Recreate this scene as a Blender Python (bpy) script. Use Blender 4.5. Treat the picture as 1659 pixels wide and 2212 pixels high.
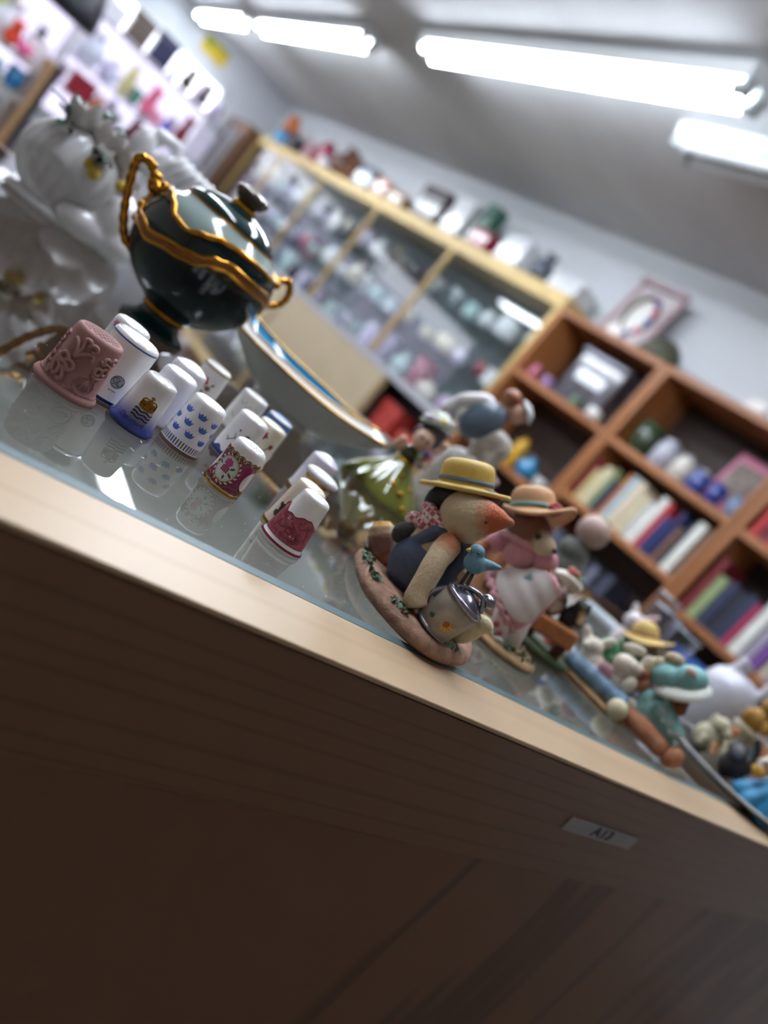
import bpy, math, random
from mathutils import Vector, Matrix, Euler
from mathutils.geometry import tessellate_polygon
import bmesh
random.seed(7)
S = bpy.context.scene
for o in list(bpy.data.objects): bpy.data.objects.remove(o)
COL = S.collection
PI = math.pi
G = 1.0            # height of the glass counter top, metres
ZC = 2.5           # ceiling height

# ------------------------------------------------------------------ camera
cam = bpy.data.objects.new('camera', bpy.data.cameras.new('camera')); COL.objects.link(cam)
cam.matrix_world = Matrix(((0.63122, -0.41250, -0.65681, 0.0), (-0.42916, 0.51963, -0.73879, 0.0),
                           (0.64605, 0.74821, 0.15097, G + 0.088), (0, 0, 0, 1)))
cd = cam.data
cd.sensor_fit = 'HORIZONTAL'; cd.sensor_width = 36.0; cd.lens = 36.59
cd.clip_start = 0.01; cd.clip_end = 100
cd.dof.use_dof = True; cd.dof.focus_distance = 0.318; cd.dof.aperture_fstop = 7.2
S.camera = cam
S.view_settings.view_transform = 'Standard'; S.view_settings.look = 'None'
S.view_settings.exposure = 0.95; S.view_settings.gamma = 1.0
S.view_settings.use_curve_mapping = False

# ------------------------------------------------------------------ world: overcast daylight outside the shop window
W = bpy.data.worlds.new('overcast'); S.world = W; W.use_nodes = True
bg = W.node_tree.nodes['Background']
bg.inputs[0].default_value = (0.90, 0.89, 1.0, 1); bg.inputs[1].default_value = 2.3
TUBE_POWER = 19.0

# ------------------------------------------------------------------ helpers
def lin(h):
    h = h.lstrip('#'); out = []
    for i in (0, 2, 4):
        c = int(h[i:i+2], 16) / 255
        out.append(c/12.92 if c <= .04045 else ((c+.055)/1.055)**2.4)
    return (*out, 1)
MC = {}
def mat(h, rough=.45, metal=0.0, coat=0.0, vary=0.0, vs=40, bump=0.0, bs=200, sss=0.0, key=''):
    """principled material; vary = noise colour variation, bump = noise relief"""
    k = (h, rough, metal, coat, vary, vs, bump, bs, sss, key)
    if k in MC: return MC[k]
    m = bpy.data.materials.new('m_' + h.strip('#') + key); m.use_nodes = True
    N = m.node_tree.nodes; Lk = m.node_tree.links; p = N['Principled BSDF']
    c = lin(h); p.inputs['Base Color'].default_value = c
    p.inputs['Roughness'].default_value = rough; p.inputs['Metallic'].default_value = metal
    p.inputs['Coat Weight'].default_value = coat; p.inputs['Coat Roughness'].default_value = .06
    tc = N.new('ShaderNodeTexCoord')
    if vary:
        n = N.new('ShaderNodeTexNoise'); n.inputs['Scale'].default_value = vs; n.inputs['Detail'].default_value = 4
        Lk.new(tc.outputs['Object'], n.inputs['Vector'])
        r = N.new('ShaderNodeValToRGB'); r.color_ramp.elements[0].position = .3; r.color_ramp.elements[1].position = .7
        r.color_ramp.elements[0].color = (*[max(0, x*(1-vary)) for x in c[:3]], 1)
        r.color_ramp.elements[1].color = (*[min(1, x*(1+vary)) for x in c[:3]], 1)
        Lk.new(n.outputs['Fac'], r.inputs['Fac']); Lk.new(r.outputs['Color'], p.inputs['Base Color'])
    if bump:
        n2 = N.new('ShaderNodeTexNoise'); n2.inputs['Scale'].default_value = bs; n2.inputs['Detail'].default_value = 3
        Lk.new(tc.outputs['Object'], n2.inputs['Vector'])
        b = N.new('ShaderNodeBump'); b.inputs['Strength'].default_value = bump; b.inputs['Distance'].default_value = .001
        Lk.new(n2.outputs['Fac'], b.inputs['Height']); Lk.new(b.outputs['Normal'], p.inputs['Normal'])
    MC[k] = m; return m
def mixcol(N, Lk, fac, a, b):
    x = N.new('ShaderNodeMix'); x.data_type = 'RGBA'
    if isinstance(fac, float): x.inputs[0].default_value = fac
    else: Lk.new(fac, x.inputs[0])
    for s, i in ((a, 6), (b, 7)):
        if isinstance(s, tuple): x.inputs[i].default_value = s
        else: Lk.new(s, x.inputs[i])
    return x.outputs[2]
def spots(h, sp, rough=.55, bump=.0, bs=900, coat=0, vary=.12, key=''):
    """painted animal/figure finish: base colour with soft painted patches; sp = [(centre mm, radius mm, hex)]"""
    m = bpy.data.materials.new('paint' + key); m.use_nodes = True
    N = m.node_tree.nodes; Lk = m.node_tree.links; p = N['Principled BSDF']
    p.inputs['Roughness'].default_value = rough; p.inputs['Coat Weight'].default_value = coat
    tc = N.new('ShaderNodeTexCoord'); n = N.new('ShaderNodeTexNoise'); n.inputs['Scale'].default_value = 350; n.inputs['Detail'].default_value = 5
    Lk.new(tc.outputs['Object'], n.inputs['Vector'])
    c = lin(h); col = mixcol(N, Lk, n.outputs['Fac'], (*[x*(1-vary) for x in c[:3]], 1), (*[min(1, x*(1+vary)) for x in c[:3]], 1))
    for ctr, r, hx in sp:
        d = N.new('ShaderNodeVectorMath'); d.operation = 'DISTANCE'
        Lk.new(tc.outputs['Object'], d.inputs[0]); d.inputs[1].default_value = [x*.001 for x in ctr]
        a = N.new('ShaderNodeMath'); a.operation = 'MULTIPLY_ADD'; Lk.new(n.outputs['Fac'], a.inputs[0]); a.inputs[1].default_value = r*.0006
        Lk.new(d.outputs['Value'], a.inputs[2])
        mr = N.new('ShaderNodeMapRange'); mr.inputs['From Min'].default_value = r*.001*1.55; mr.inputs['From Max'].default_value = r*.001*.95
        Lk.new(a.outputs[0], mr.inputs['Value'])
        col = mixcol(N, Lk, mr.outputs[0], col, lin(hx))
    Lk.new(col, p.inputs['Base Color'])
    if bump:
        mp = N.new('ShaderNodeMapping'); mp.inputs['Scale'].default_value = (1, 1, .35); Lk.new(tc.outputs['Object'], mp.inputs[0])
        n2 = N.new('ShaderNodeTexNoise'); n2.inputs['Scale'].default_value = bs; n2.inputs['Detail'].default_value = 2
        Lk.new(mp.outputs[0], n2.inputs['Vector'])
        b = N.new('ShaderNodeBump'); b.inputs['Strength'].default_value = bump; b.inputs['Distance'].default_value = .0006
        Lk.new(n2.outputs['Fac'], b.inputs['Height']); Lk.new(b.outputs['Normal'], p.inputs['Normal'])
    return m
def wood(h1, h2, axis='X', scale=14, rough=.4, stretch=14, key='', lines=.55):
    """fine straight grain along an axis"""
    m = bpy.data.materials.new('wood' + key); m.use_nodes = True
    N = m.node_tree.nodes; Lk = m.node_tree.links; p = N['Principled BSDF']; p.inputs['Roughness'].default_value = rough
    tc = N.new('ShaderNodeTexCoord'); mp = N.new('ShaderNodeMapping')
    sc = [scale]*3; sc['XYZ'.index(axis)] = scale/stretch; mp.inputs['Scale'].default_value = sc
    Lk.new(tc.outputs['Object'], mp.inputs[0])
    n = N.new('ShaderNodeTexNoise'); n.inputs['Scale'].default_value = 1.0; n.inputs['Detail'].default_value = 6; n.inputs['Distortion'].default_value = .6
    Lk.new(mp.outputs[0], n.inputs['Vector'])
    w = N.new('ShaderNodeTexWave'); w.wave_type = 'BANDS'; w.bands_direction = 'XYZ'['XYZ'.index(axis)-1] if axis != 'X' else 'Z'
    w.inputs['Scale'].default_value = .45; w.inputs['Distortion'].default_value = 9; w.inputs['Detail'].default_value = 3; w.inputs['Detail Scale'].default_value = .7
    Lk.new(mp.outputs[0], w.inputs['Vector'])
    r = N.new('ShaderNodeValToRGB'); r.color_ramp.elements[0].position = .0; r.color_ramp.elements[1].position = .16
    r.color_ramp.elements[0].color = lin(h2); r.color_ramp.elements[1].color = lin(h1); Lk.new(w.outputs['Fac'], r.inputs['Fac'])
    c1 = lin(h1); c2 = tuple(.86*x for x in c1[:3]) + (1,)
    base = mixcol(N, Lk, n.outputs['Fac'], c2, c1)
    col = mixcol(N, Lk, lines, base, r.outputs['Color'])
    Lk.new(col, p.inputs['Base Color'])
    b = N.new('ShaderNodeBump'); b.inputs['Strength'].default_value = .12; b.inputs['Distance'].default_value = .0004
    Lk.new(n.outputs['Fac'], b.inputs['Height']); Lk.new(b.outputs['Normal'], p.inputs['Normal'])
    return m
def glassmat(tint, ior=1.55, rough=.0, key=''):
    """thin architectural glass: Fresnel reflection over clear tinted transmission"""
    m = bpy.data.materials.new('glass' + key); m.use_nodes = True
    N = m.node_tree.nodes; Lk = m.node_tree.links; N.remove(N['Principled BSDF']); out = N['Material Output']
    t = N.new('ShaderNodeBsdfTransparent'); t.inputs[0].default_value = tint
    g = N.new('ShaderNodeBsdfGlossy'); g.inputs['Roughness'].default_value = rough; g.inputs[0].default_value = (.95, .97, .98, 1)
    fr = N.new('ShaderNodeFresnel'); fr.inputs[0].default_value = ior
    ge = N.new('ShaderNodeNewGeometry'); iv = N.new('ShaderNodeMath'); iv.operation = 'SUBTRACT'; iv.inputs[0].default_value = 1.0
    Lk.new(ge.outputs['Backfacing'], iv.inputs[1])
    mu = N.new('ShaderNodeMath'); mu.operation = 'MULTIPLY'; Lk.new(fr.outputs[0], mu.inputs[0]); Lk.new(iv.outputs[0], mu.inputs[1])
    mx = N.new('ShaderNodeMixShader'); Lk.new(mu.outputs[0], mx.inputs[0]); Lk.new(t.outputs[0], mx.inputs[1]); Lk.new(g.outputs[0], mx.inputs[2])
    Lk.new(mx.outputs[0], out.inputs[0]); return m
def emit(h, s, key=''):
    m = bpy.data.materials.new('emit' + key); m.use_nodes = True
    p = m.node_tree.nodes['Principled BSDF']; p.inputs['Base Color'].default_value = (.9, .9, .9, 1)
    p.inputs['Emission Color'].default_value = lin(h); p.inputs['Emission Strength'].default_value = s
    return m

class MB:
    """collects simple shapes into ONE mesh; s = unit (0.001 for millimetres)"""
    def __init__(self, s=1.0): self.v = []; self.f = []; self.s = s
    def add(self, vs, fs, M=None):
        o = len(self.v)
        for p in vs:
            p = Vector(p)
            if M is not None: p = M @ p
            self.v.append(p * self.s)
        self.f += [tuple(i+o for i in f) for f in fs]; return self
    def lathe(self, prof, seg=32, c=(0, 0, 0), M=None, mod=None):
        """prof [(r,z)] bottom to top, capped at both ends; mod(theta,i) multiplies r"""
        vs = []; fs = []; n = len(prof)
        T = Matrix.Translation(c); M = T @ M if M is not None else T
        for i, (r, z) in enumerate(prof):
            for j in range(seg):
                a = 2*PI*j/seg; k = mod(a, i) if mod else 1
                vs.append((r*k*math.cos(a), r*k*math.sin(a), z))
        for i in range(n-1):
            for j in range(seg):
                k = (j+1) % seg; fs.append((i*seg+j, i*seg+k, (i+1)*seg+k, (i+1)*seg+j))
        fs.append(tuple(range(seg-1, -1, -1))); fs.append(tuple((n-1)*seg+j for j in range(seg)))
        return self.add(vs, fs, M)
    def tube(self, pts, rad, seg=10, closed=False):
        pts = [Vector(p) for p in pts]; n = len(pts)
        if not isinstance(rad, (list, tuple)): rad = [rad]*n
        vs = []; fs = []; ref = None
        for i in range(n):
            a = pts[(i-1) % n] if (closed or i > 0) else pts[i]; b = pts[(i+1) % n] if (closed or i < n-1) else pts[i]
            t = (b-a).normalized()
            if ref is None: ref = Vector((0, 0, 1)) if abs(t.z) < .9 else Vector((1, 0, 0))
            x = ref - t*ref.dot(t)
            if x.length < 1e-6: x = t.orthogonal()
            x.normalize(); y = t.cross(x); ref = x
            for j in range(seg):
                q = 2*PI*j/seg; vs.append(pts[i] + (x*math.cos(q)+y*math.sin(q))*rad[i])
        for i in range(n if closed else n-1):
            k = (i+1) % n
            for j in range(seg): l = (j+1) % seg; fs.append((i*seg+j, i*seg+l, k*seg+l, k*seg+j))
        if not closed: fs.append(tuple(range(seg-1, -1, -1))); fs.append(tuple((n-1)*seg+j for j in range(seg)))
        return self.add(vs, fs)
    def ell(self, c, r, rot=(0, 0, 0), nu=18, nv=12):
        if not isinstance(r, (list, tuple)): r = (r, r, r)
        M = Matrix.Translation(c) @ Euler([math.radians(a) for a in rot]).to_matrix().to_4x4()
        vs = [(0, 0, -r[2])]; fs = []
        for i in range(1, nv):
            p = PI*i/nv - PI/2
            for j in range(nu):
                a = 2*PI*j/nu; vs.append((r[0]*math.cos(p)*math.cos(a), r[1]*math.cos(p)*math.sin(a), r[2]*math.sin(p)))
        vs.append((0, 0, r[2])); top = len(vs)-1
        for j in range(nu):
            k = (j+1) % nu; fs.append((0, 1+k, 1+j)); fs.append((top, 1+(nv-2)*nu+j, 1+(nv-2)*nu+k))
            for i in range(nv-2): fs.append((1+i*nu+j, 1+i*nu+k, 1+(i+1)*nu+k, 1+(i+1)*nu+j))
        return self.add(vs, fs, M)
    def box(self, c, d, rot=(0, 0, 0)):
        M = Matrix.Translation(c) @ Euler([math.radians(a) for a in rot]).to_matrix().to_4x4()
        x, y, z = d[0]/2, d[1]/2, d[2]/2
        vs = [(a*x, b*y, e*z) for e in (-1, 1) for b in (-1, 1) for a in (-1, 1)]
        return self.add(vs, [(0, 2, 3, 1), (4, 5, 7, 6), (0, 1, 5, 4), (2, 6, 7, 3), (0, 4, 6, 2), (1, 3, 7, 5)], M)
    def bb(self, a, b):
        return self.box([(a[i]+b[i])/2 for i in range(3)], [b[i]-a[i] for i in range(3)])
    def grid(self, fn, nu, nv, wrap=False):
        vs = [fn(i/(nu if wrap else nu-1), j/(nv-1)) for j in range(nv) for i in range(nu)]; fs = []
        for j in range(nv-1):
            for i in range(nu if wrap else nu-1):
                k = (i+1) % nu; fs.append((j*nu+i, j*nu+k, (j+1)*nu+k, (j+1)*nu+i))
        return self.add(vs, fs)
    def poly(self, pts3):
        """flat or near flat polygon, triangulated"""
        return self.add(pts3, [tuple(t) for t in tessellate_polygon([[Vector(p) for p in pts3]])])
    def layers(self, outline, lv):
        """outline [(x,y)]; lv = [(scale,z)] stacked, capped"""
        n = len(outline); cx = sum(p[0] for p in outline)/n; cy = sum(p[1] for p in outline)/n
        vs = []; fs = []
        for k, z in lv:
            vs += [(cx+(p[0]-cx)*k, cy+(p[1]-cy)*k, z) for p in outline]
        for i in range(len(lv)-1):
            for j in range(n): q = (j+1) % n; fs.append((i*n+j, i*n+q, (i+1)*n+q, (i+1)*n+j))
        fs.append(tuple(range(n-1, -1, -1))); fs.append(tuple((len(lv)-1)*n+j for j in range(n)))
        return self.add(vs, fs)
    def build(self, name, m, parent=None, smooth=True, remesh=0, bev=0, rec=True, loc=None, rz=0, smooth_it=6):
        me = bpy.data.meshes.new(name); me.from_pydata([tuple(v) for v in self.v], [], self.f)
        if rec:
            b = bmesh.new(); b.from_mesh(me); bmesh.ops.recalc_face_normals(b, faces=b.faces); b.to_mesh(me); b.free()
        if m: me.materials.append(m)
        o = bpy.data.objects.new(name, me); COL.objects.link(o)
        if parent: o.parent = parent
        if loc: o.location = loc
        if rz: o.rotation_euler[2] = math.radians(rz)
        if smooth: me.polygons.foreach_set('use_smooth', [True]*len(me.polygons))
        if remesh:
            r = o.modifiers.new('blend', 'REMESH'); r.mode = 'VOXEL'; r.voxel_size = remesh*self.s; r.use_smooth_shade = True
            q = o.modifiers.new('soften', 'SMOOTH'); q.factor = .5; q.iterations = smooth_it
        if bev:
            q = o.modifiers.new('edge', 'BEVEL'); q.width = bev; q.segments = 2; q.limit_method = 'ANGLE'
        return o
def tag(o, label, cat, group=None):
    o['label'] = label; o['category'] = cat
    if group: o['group'] = group
    return o
def thing(name, label, cat, loc=(0, 0, 0), rz=0, group=None):
    o = bpy.data.objects.new(name, None); COL.objects.link(o); o.empty_display_size = .02
    o.location = loc; o.rotation_euler[2] = math.radians(rz); return tag(o, label, cat, group)
def struct(o): o['kind'] = 'structure'; return o
def textmesh(txt, size, depth=0.0, shear=0.0, bold=0.0):
    c = bpy.data.curves.new('lettering', 'FONT'); c.body = txt; c.size = size; c.extrude = depth; c.shear = shear; c.offset = bold
    c.align_x = 'CENTER'; c.align_y = 'CENTER'; c.resolution_u = 3
    o = bpy.data.objects.new('lettering', c); COL.objects.link(o); bpy.context.view_layer.update()
    me = bpy.data.meshes.new_from_object(o.evaluated_get(bpy.context.evaluated_depsgraph_get()))
    vs = [tuple(v.co) for v in me.vertices]; fs = [tuple(p.vertices) for p in me.polygons]
    bpy.data.objects.remove(o); return vs, fs
def tiltM(c, a):   # tilt about local y by a degrees (positive: right side up), at c
    return Matrix.Translation(c) @ Matrix.Rotation(math.radians(-a), 4, 'Y')
def smoothpath(pts, n=6):
    """Catmull-Rom through points"""
    P = [Vector(p) for p in pts]; out = []
    for i in range(len(P)-1):
        a = P[max(i-1, 0)]; b = P[i]; c = P[i+1]; d = P[min(i+2, len(P)-1)]
        for k in range(n):
            t = k/n; out.append(.5*((2*b)+(c-a)*t+(2*a-5*b+4*c-d)*t*t+(3*b-a-3*c+d)*t**3))
    out.append(P[-1]); return out
def lerp(tab, x):
    if x <= tab[0][0]: return tab[0][1]
    for (a, p), (b, q) in zip(tab, tab[1:]):
        if x <= b:
            t = (x-a)/(b-a); t = t*t*(3-2*t); return p+(q-p)*t
    return tab[-1][1]
MM = .001
# ------------------------------------------------------------------ room shell
M_wall = mat('#c9cdd2', .8, bump=.15, bs=60); M_ceil = mat('#c4c6c9', .85, bump=.2, bs=25, vary=.05, vs=3)
M_floor = mat('#6b6259', .55, vary=.15, vs=4)
M_dark = mat('#3a2c24', .7, vary=.2, vs=6)
X0, X1, Y0, Y1 = -2.0, 3.22, -1.1, 9.3
struct(MB().bb((X0, Y0, -.1), (X1, Y1, 0)).build('floor', M_floor, smooth=False))
struct(MB().bb((X0-.1, Y0-.1, ZC), (X1+.1, Y1+.1, ZC+.1)).build('ceiling', M_ceil, smooth=False))
struct(MB().bb((X1, Y0, 0), (X1+.1, Y1, ZC)).build('wall_right', M_wall, smooth=False))
struct(MB().bb((X0-.1, Y0, 0), (X0, Y1, ZC)).build('wall_left', mat('#b5ada4', .8, bump=.1), smooth=False))
struct(MB().bb((X0-.1, Y0-.1, 0), (X1+.1, Y0, ZC)).build('wall_front', mat('#a3988b', .8, vary=.1, vs=3), smooth=False))
WX0, WX1, WZ0, WZ1 = -1.7, 2.6, .70, 2.12
b = MB(); b.bb((X0-.1, Y1, 0), (WX0, Y1+.12, ZC)); b.bb((WX1, Y1, 0), (X1+.1, Y1+.12, ZC))
b.bb((WX0, Y1, 0), (WX1, Y1+.12, WZ0)); b.bb((WX0, Y1, WZ1), (WX1, Y1+.12, ZC))
struct(b.build('wall_back', M_wall, smooth=False))
M_clear = glassmat((.97, .985, .98, 1), 1.5, key='clear')
M_frame = mat('#d5d8dc', .5)
win = struct(MB().bb((WX0, Y1-.02, WZ0), (WX1, Y1+.05, WZ0+.05)).bb((WX0, Y1-.02, WZ1-.04), (WX1, Y1+.05, WZ1)).bb((WX1-.04, Y1-.02, WZ0), (WX1, Y1+.05, WZ1)).bb((WX0, Y1-.02, WZ0), (WX0+.04, Y1+.05, WZ1)).build('window_1', M_frame, smooth=False))
cols = [WX0+.04, -.3, 1.19, WX1-.04]
for i in range(3):
    MB().bb((cols[i]+.02, Y1+.01, WZ0+.05), (cols[i+1]-.02, Y1+.018, WZ1-.04)).build('pane', M_clear, win, smooth=False)
    if i: MB().bb((cols[i]-.025, Y1-.02, WZ0+.05), (cols[i]+.025, Y1+.04, WZ1-.04)).build('mullion', M_frame, win, smooth=False)
# pavement and a pale facade across the street, seen through the window
struct(MB().bb((-12, Y1+.12, -.15), (14, 22, -.05)).build('pavement', mat('#9a9a98', .9, vary=.1, vs=2), smooth=False))

# ------------------------------------------------------------------ ceiling lights
M_tube = emit('#eef6ff', TUBE_POWER, 'tube'); M_housing = mat('#dfe3e6', .4); M_endcap = mat('#b9c2c4', .4); M_off = mat('#e2e6ea', .3)
def fixture(x, y0, y1, lit, label, z=2.40):
    t = thing('fluorescent_light', label, 'ceiling light', (x, (y0+y1)/2, z), 0, 'ceiling strip lights')
    t.rotation_euler[2] = math.radians(-1.5 if lit and x > 1 else 0); h = (y1-y0)/2
    pts = [(-.07, .03), (-.085, .075), (-.05, .1), (.05, .1), (.085, .075), (.07, .03), (.05, .045), (-.05, .045)]
    vs = [(px, s*h, pz) for s in (-1, 1) for px, pz in pts]; n = len(pts)
    MB().add(vs, [(i, (i+1) % n, n+(i+1) % n, n+i) for i in range(n)]+[tuple(range(n)), tuple(range(2*n-1, n-1, -1))]).build('housing', M_housing, t, smooth=False)
    for dx in (-.04, .04):
        MB().tube([(dx, -h+.05, .012), (dx, h-.05, .012)], .019, 14).build('tube', M_tube if lit else M_off, t)
        for s in (-1, 1):
            MB().tube([(dx, s*(h-.055), .012), (dx, s*(h-.02), .012)], .022, 14).box((dx, s*(h-.012), .03), (.05, .02, .07)).build('tube_socket', M_endcap, t)
    return t
fixture(1.805, 1.95, 4.2, True, 'lit twin-tube fluorescent strip over the aisle beside the bookcases')
fixture(1.88, 4.95, 7.15, True, 'lit fluorescent strip between the aisle strip and the window wall')
fixture(1.9, 7.45, 9.1, True, 'lit fluorescent strip ending at the shop window wall')
fixture(2.12, .25, 2.46, False, 'unlit white fluorescent fixture next to the bookcase wall')
fixture(1.33, 4.55, 6.7, False, 'unlit grey fluorescent fixture beside the lit ceiling row')
fixture(.05, .08, 2.28, True, 'added unseen fill strip directly above the glass counter')  # added out-of-view strip, brightens the near counter objects
fixture(.95, .12, 2.32, True, 'added unseen fill strip above the figurine end of the counter')  # second added strip, unseen, brightens the figurines
fixture(.02, 2.7, 4.9, True, 'added unseen fill strip over the blond rack aisle, next to the counter strip')  # unseen strip added to continue the fill row
fixture(.0, 5.2, 7.4, True, 'added unseen fill strip between the blond rack and the window wall')  # far end of the added fill row, out of view

# ------------------------------------------------------------------ display counter
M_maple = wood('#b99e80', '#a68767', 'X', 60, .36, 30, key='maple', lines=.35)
M_mapleShade = wood('#7a5a43', '#4f3626', 'X', 75, .42, 30, key='mapleface_shade', lines=.3); M_mapleV = wood('#7a5842', '#432c20', 'Z', 34, .45, 7, key='maplevert')  # front maple darkened: shade of someone standing before it put into the colour
M_glasstop = glassmat((.93, .95, .95, 1), 1.52, .015, key='top')
ctr = thing('display_counter', 'maple veneer shop counter with a glass top and an A13 shelf label', 'counter', (.55, .5, 0))
def cb(a, b): return MB().bb((a[0]-.55, a[1]-.5, a[2]), (b[0]-.55, b[1]-.5, b[2]))
YE, YG, CX0, CX1, CY1 = .178, .2152, -.55, 1.75, .93
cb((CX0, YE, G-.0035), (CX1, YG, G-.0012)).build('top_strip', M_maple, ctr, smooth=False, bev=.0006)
cb((CX0, YE+.0007, .929), (CX1, YG, G-.0042)).build('front_board', M_mapleShade, ctr, smooth=False, bev=.0005)
cb((CX0, YE+.0022, G-.0042), (CX1, YG-.001, G-.0035)).build('seam', mat('#1d1512', .8), ctr, smooth=False)
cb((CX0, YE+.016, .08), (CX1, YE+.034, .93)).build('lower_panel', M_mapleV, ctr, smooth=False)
cb((CX0, YE+.05, 0), (CX1, YE+.07, .08)).build('kick_board', M_dark, ctr, smooth=False)
cb((CX0, CY1-.03, 0), (CX1, CY1, G-.002)).build('back_board', M_mapleShade, ctr, smooth=False)
for x in (CX0, CX1-.02): cb((x, YG, 0), (x+.02, CY1-.03, G-.008)).build('side_board', M_mapleShade, ctr, smooth=False)
cb((CX0+.02, YE+.034, .80), (CX1-.02, CY1-.03, .815)).build('inner_deck', mat('#66625a', .6, vary=.1, vs=8), ctr, smooth=False)
cb((CX0+.001, YG+.003, G-.007), (CX1-.001, CY1-.031, G)).build('glass_top', M_glasstop, ctr, smooth=False)
# polished bevel along the glass edge
x0, x1 = CX0-.55+.001, CX1-.55-.001; y0 = YG-.5
MB().add([(x0, y0, G-.006), (x1, y0, G-.006), (x1, y0, G-.0012), (x0, y0, G-.0012), (x1, y0+.0032, G-.00005), (x0, y0+.0032, G-.00005), (x1, y0+.0032, G-.006), (x0, y0+.0032, G-.006)],
  [(0, 1, 2, 3), (3, 2, 4, 5), (5, 4, 6, 7), (7, 6, 1, 0), (0, 3, 5, 7), (1, 6, 4, 2)]).build('glass_edge', mat('#586c72', .4), ctr, smooth=False)
st = cb((.400, YE-.0002, .9605), (.4835, YE+.0008, .970)).build('shelf_label', mat('#96969a', .5), ctr, smooth=False)
tv, tf = textmesh('A13', .0125, bold=.0005)
MB().add([(x*1.15+.4415-.55, YE-.0004-.5, y*.72+.9653) for x, y, z in tv], tf).build('lettering', mat('#0c0c0e', .5), st, smooth=False, rec=False)

R = random.Random(12); ds = MB()
for i in range(130):
    x, y = R.uniform(.04, .42), R.uniform(.222, .34); q = R.uniform(.00012, .0003); a_ = R.uniform(0, 3.1); L_ = q*R.choice([1, 1, 1, 2, 4])
    ds.add([(x-.55+sx*L_*math.cos(a_)-sy*q*math.sin(a_), y-.5+sx*L_*math.sin(a_)+sy*q*math.cos(a_), G+.00004) for sx, sy in ((-1, -1), (1, -1), (1, 1), (-1, 1))], [(0, 1, 2, 3)])
ds.build('dust_specks', mat('#dcdcd8', .8), ctr, smooth=False, rec=False)['kind'] = 'stuff'

# ------------------------------------------------------------------ bookcases
M_bc = wood('#a56a3c', '#7c4a26', 'Z', 9, .42, 12, key='bc'); M_bch = wood('#a56a3c', '#7c4a26', 'Y', 9, .42, 12, key='bch'); M_bcbshade = wood('#2a180f', '#1d100a', 'Z', 9, .6, 12, key='bcbshade')  # back panel wood darkened, shade inside the compartments put into its colour
XF, XB = 2.9, 3.2
def bookcase(y0, y1, shelves, label):
    yc = (y0+y1)/2; t = thing('bookcase', label, 'bookcase', (XF, yc, 0), 0, 'bookcases along the right wall'); h = (y1-y0)/2
    for s in (-1, 1): MB().bb((0, min(s*h, s*(h-.03)), 0), (.3, max(s*h, s*(h-.03)), 1.9)).build('side_panel', M_bc, t, smooth=False, bev=.003)
    MB().bb((0, -h+.03, 1.865), (.3, h-.03, 1.9)).build('top_panel', M_bch, t, smooth=False, bev=.003)
    MB().bb((.285, -h+.03, .05), (.298, h-.03, 1.865)).build('back_panel', M_bcbshade, t, smooth=False)
    for z in shelves: MB().bb((.003, -h+.03, z-.032), (.285, h-.03, z)).build('shelf', M_bch, t, smooth=False, bev=.002)
    return t
BC1, BC2, BC3 = (2.445, 3.25), (1.655, 2.435), (.845, 1.645)
bookcase(*BC1, (.08, .62, 1.07, 1.5), 'orange-brown wooden bookcase touching the glass-fronted display case')
bookcase(*BC2, (.08, .75, 1.165, 1.49), 'orange-brown wooden bookcase with jars above a row of books, in the middle')
bookcase(*BC3, (.08, .68, 1.093, 1.484), 'orange-brown wooden bookcase full of red and white books')
CN = {'#7d1f2b': 'dark red', '#d8c88a': 'pale yellow', '#cfc3a0': 'cream', '#232a4a': 'navy', '#c7782b': 'orange', '#9fb6c4': 'light blue', '#d9c8ae': 'beige', '#dcdcd6': 'white', '#c43034': 'bright red',
      '#27306a': 'dark blue', '#6e4a38': 'brown', '#8a9a6a': 'olive green', '#1c2036': 'blue-black', '#b0285a': 'magenta', '#9a93a4': 'lilac grey', '#6b3a8a': 'purple', '#2c5f66': 'teal', '#3c4258': 'slate', '#6d7486': 'grey blue', '#2a5aa8': 'royal blue'}
def book_row(ys, z, cols, hs, where, seed):
    R = random.Random(seed); y = ys
    for ci, c in enumerate(cols):
        nb = [CN[cols[k]] for k in (ci-1, ci+1) if 0 <= k < len(cols)]; beside = 'between %s and %s ones' % tuple(nb) if len(nb) == 2 else 'ending the row by %s ones' % nb[0]
        th = R.uniform(.024, .05); hh = R.uniform(*hs); dp = R.uniform(.13, .18); lean = R.uniform(-3, 3)
        o = MB(); o.bb((0, -th/2, 0), (.004, th/2, hh)); o.bb((0, -th/2, 0), (dp, -th/2+.003, hh)); o.bb((0, th/2-.003, 0), (dp, th/2, hh))
        t = tag(o.build('book', mat(c, .5, vary=.12, vs=30), None, smooth=False, loc=(2.925+R.uniform(0, .015), y-th/2, z)), '%s book %s on %s' % (CN[c], beside, where), 'book', 'books on ' + where)
        MB().bb((.003, -th/2+.003, .004), (dp-.004, th/2-.003, hh-.004)).build('pages', mat('#d8d2c2', .8), t, smooth=False)
        y -= th+.0025
    return y
book_row(2.395, 1.1655, ['#7d1f2b', '#d8c88a', '#cfc3a0', '#8a9a6a', '#232a4a', '#c7782b', '#9fb6c4', '#d9c8ae', '#cfc3a0', '#dcdcd6', '#dcdcd6', '#c43034', '#27306a', '#27306a', '#6e4a38', '#1c2036', '#dcdcd6'], (.17, .25), 'shelf under the jars', 3)
book_row(1.605, 1.0935, ['#7d1f2b', '#8a9a6a', '#232a4a', '#1c2036', '#232a4a', '#b0285a', '#dcdcd6', '#9a93a4', '#6b3a8a', '#d9c8ae', '#9a93a4', '#c43034', '#c43034', '#2c5f66', '#c7782b', '#7d1f2b', '#9fb6c4'], (.2, .29), 'shelf above blue box', 5)
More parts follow.
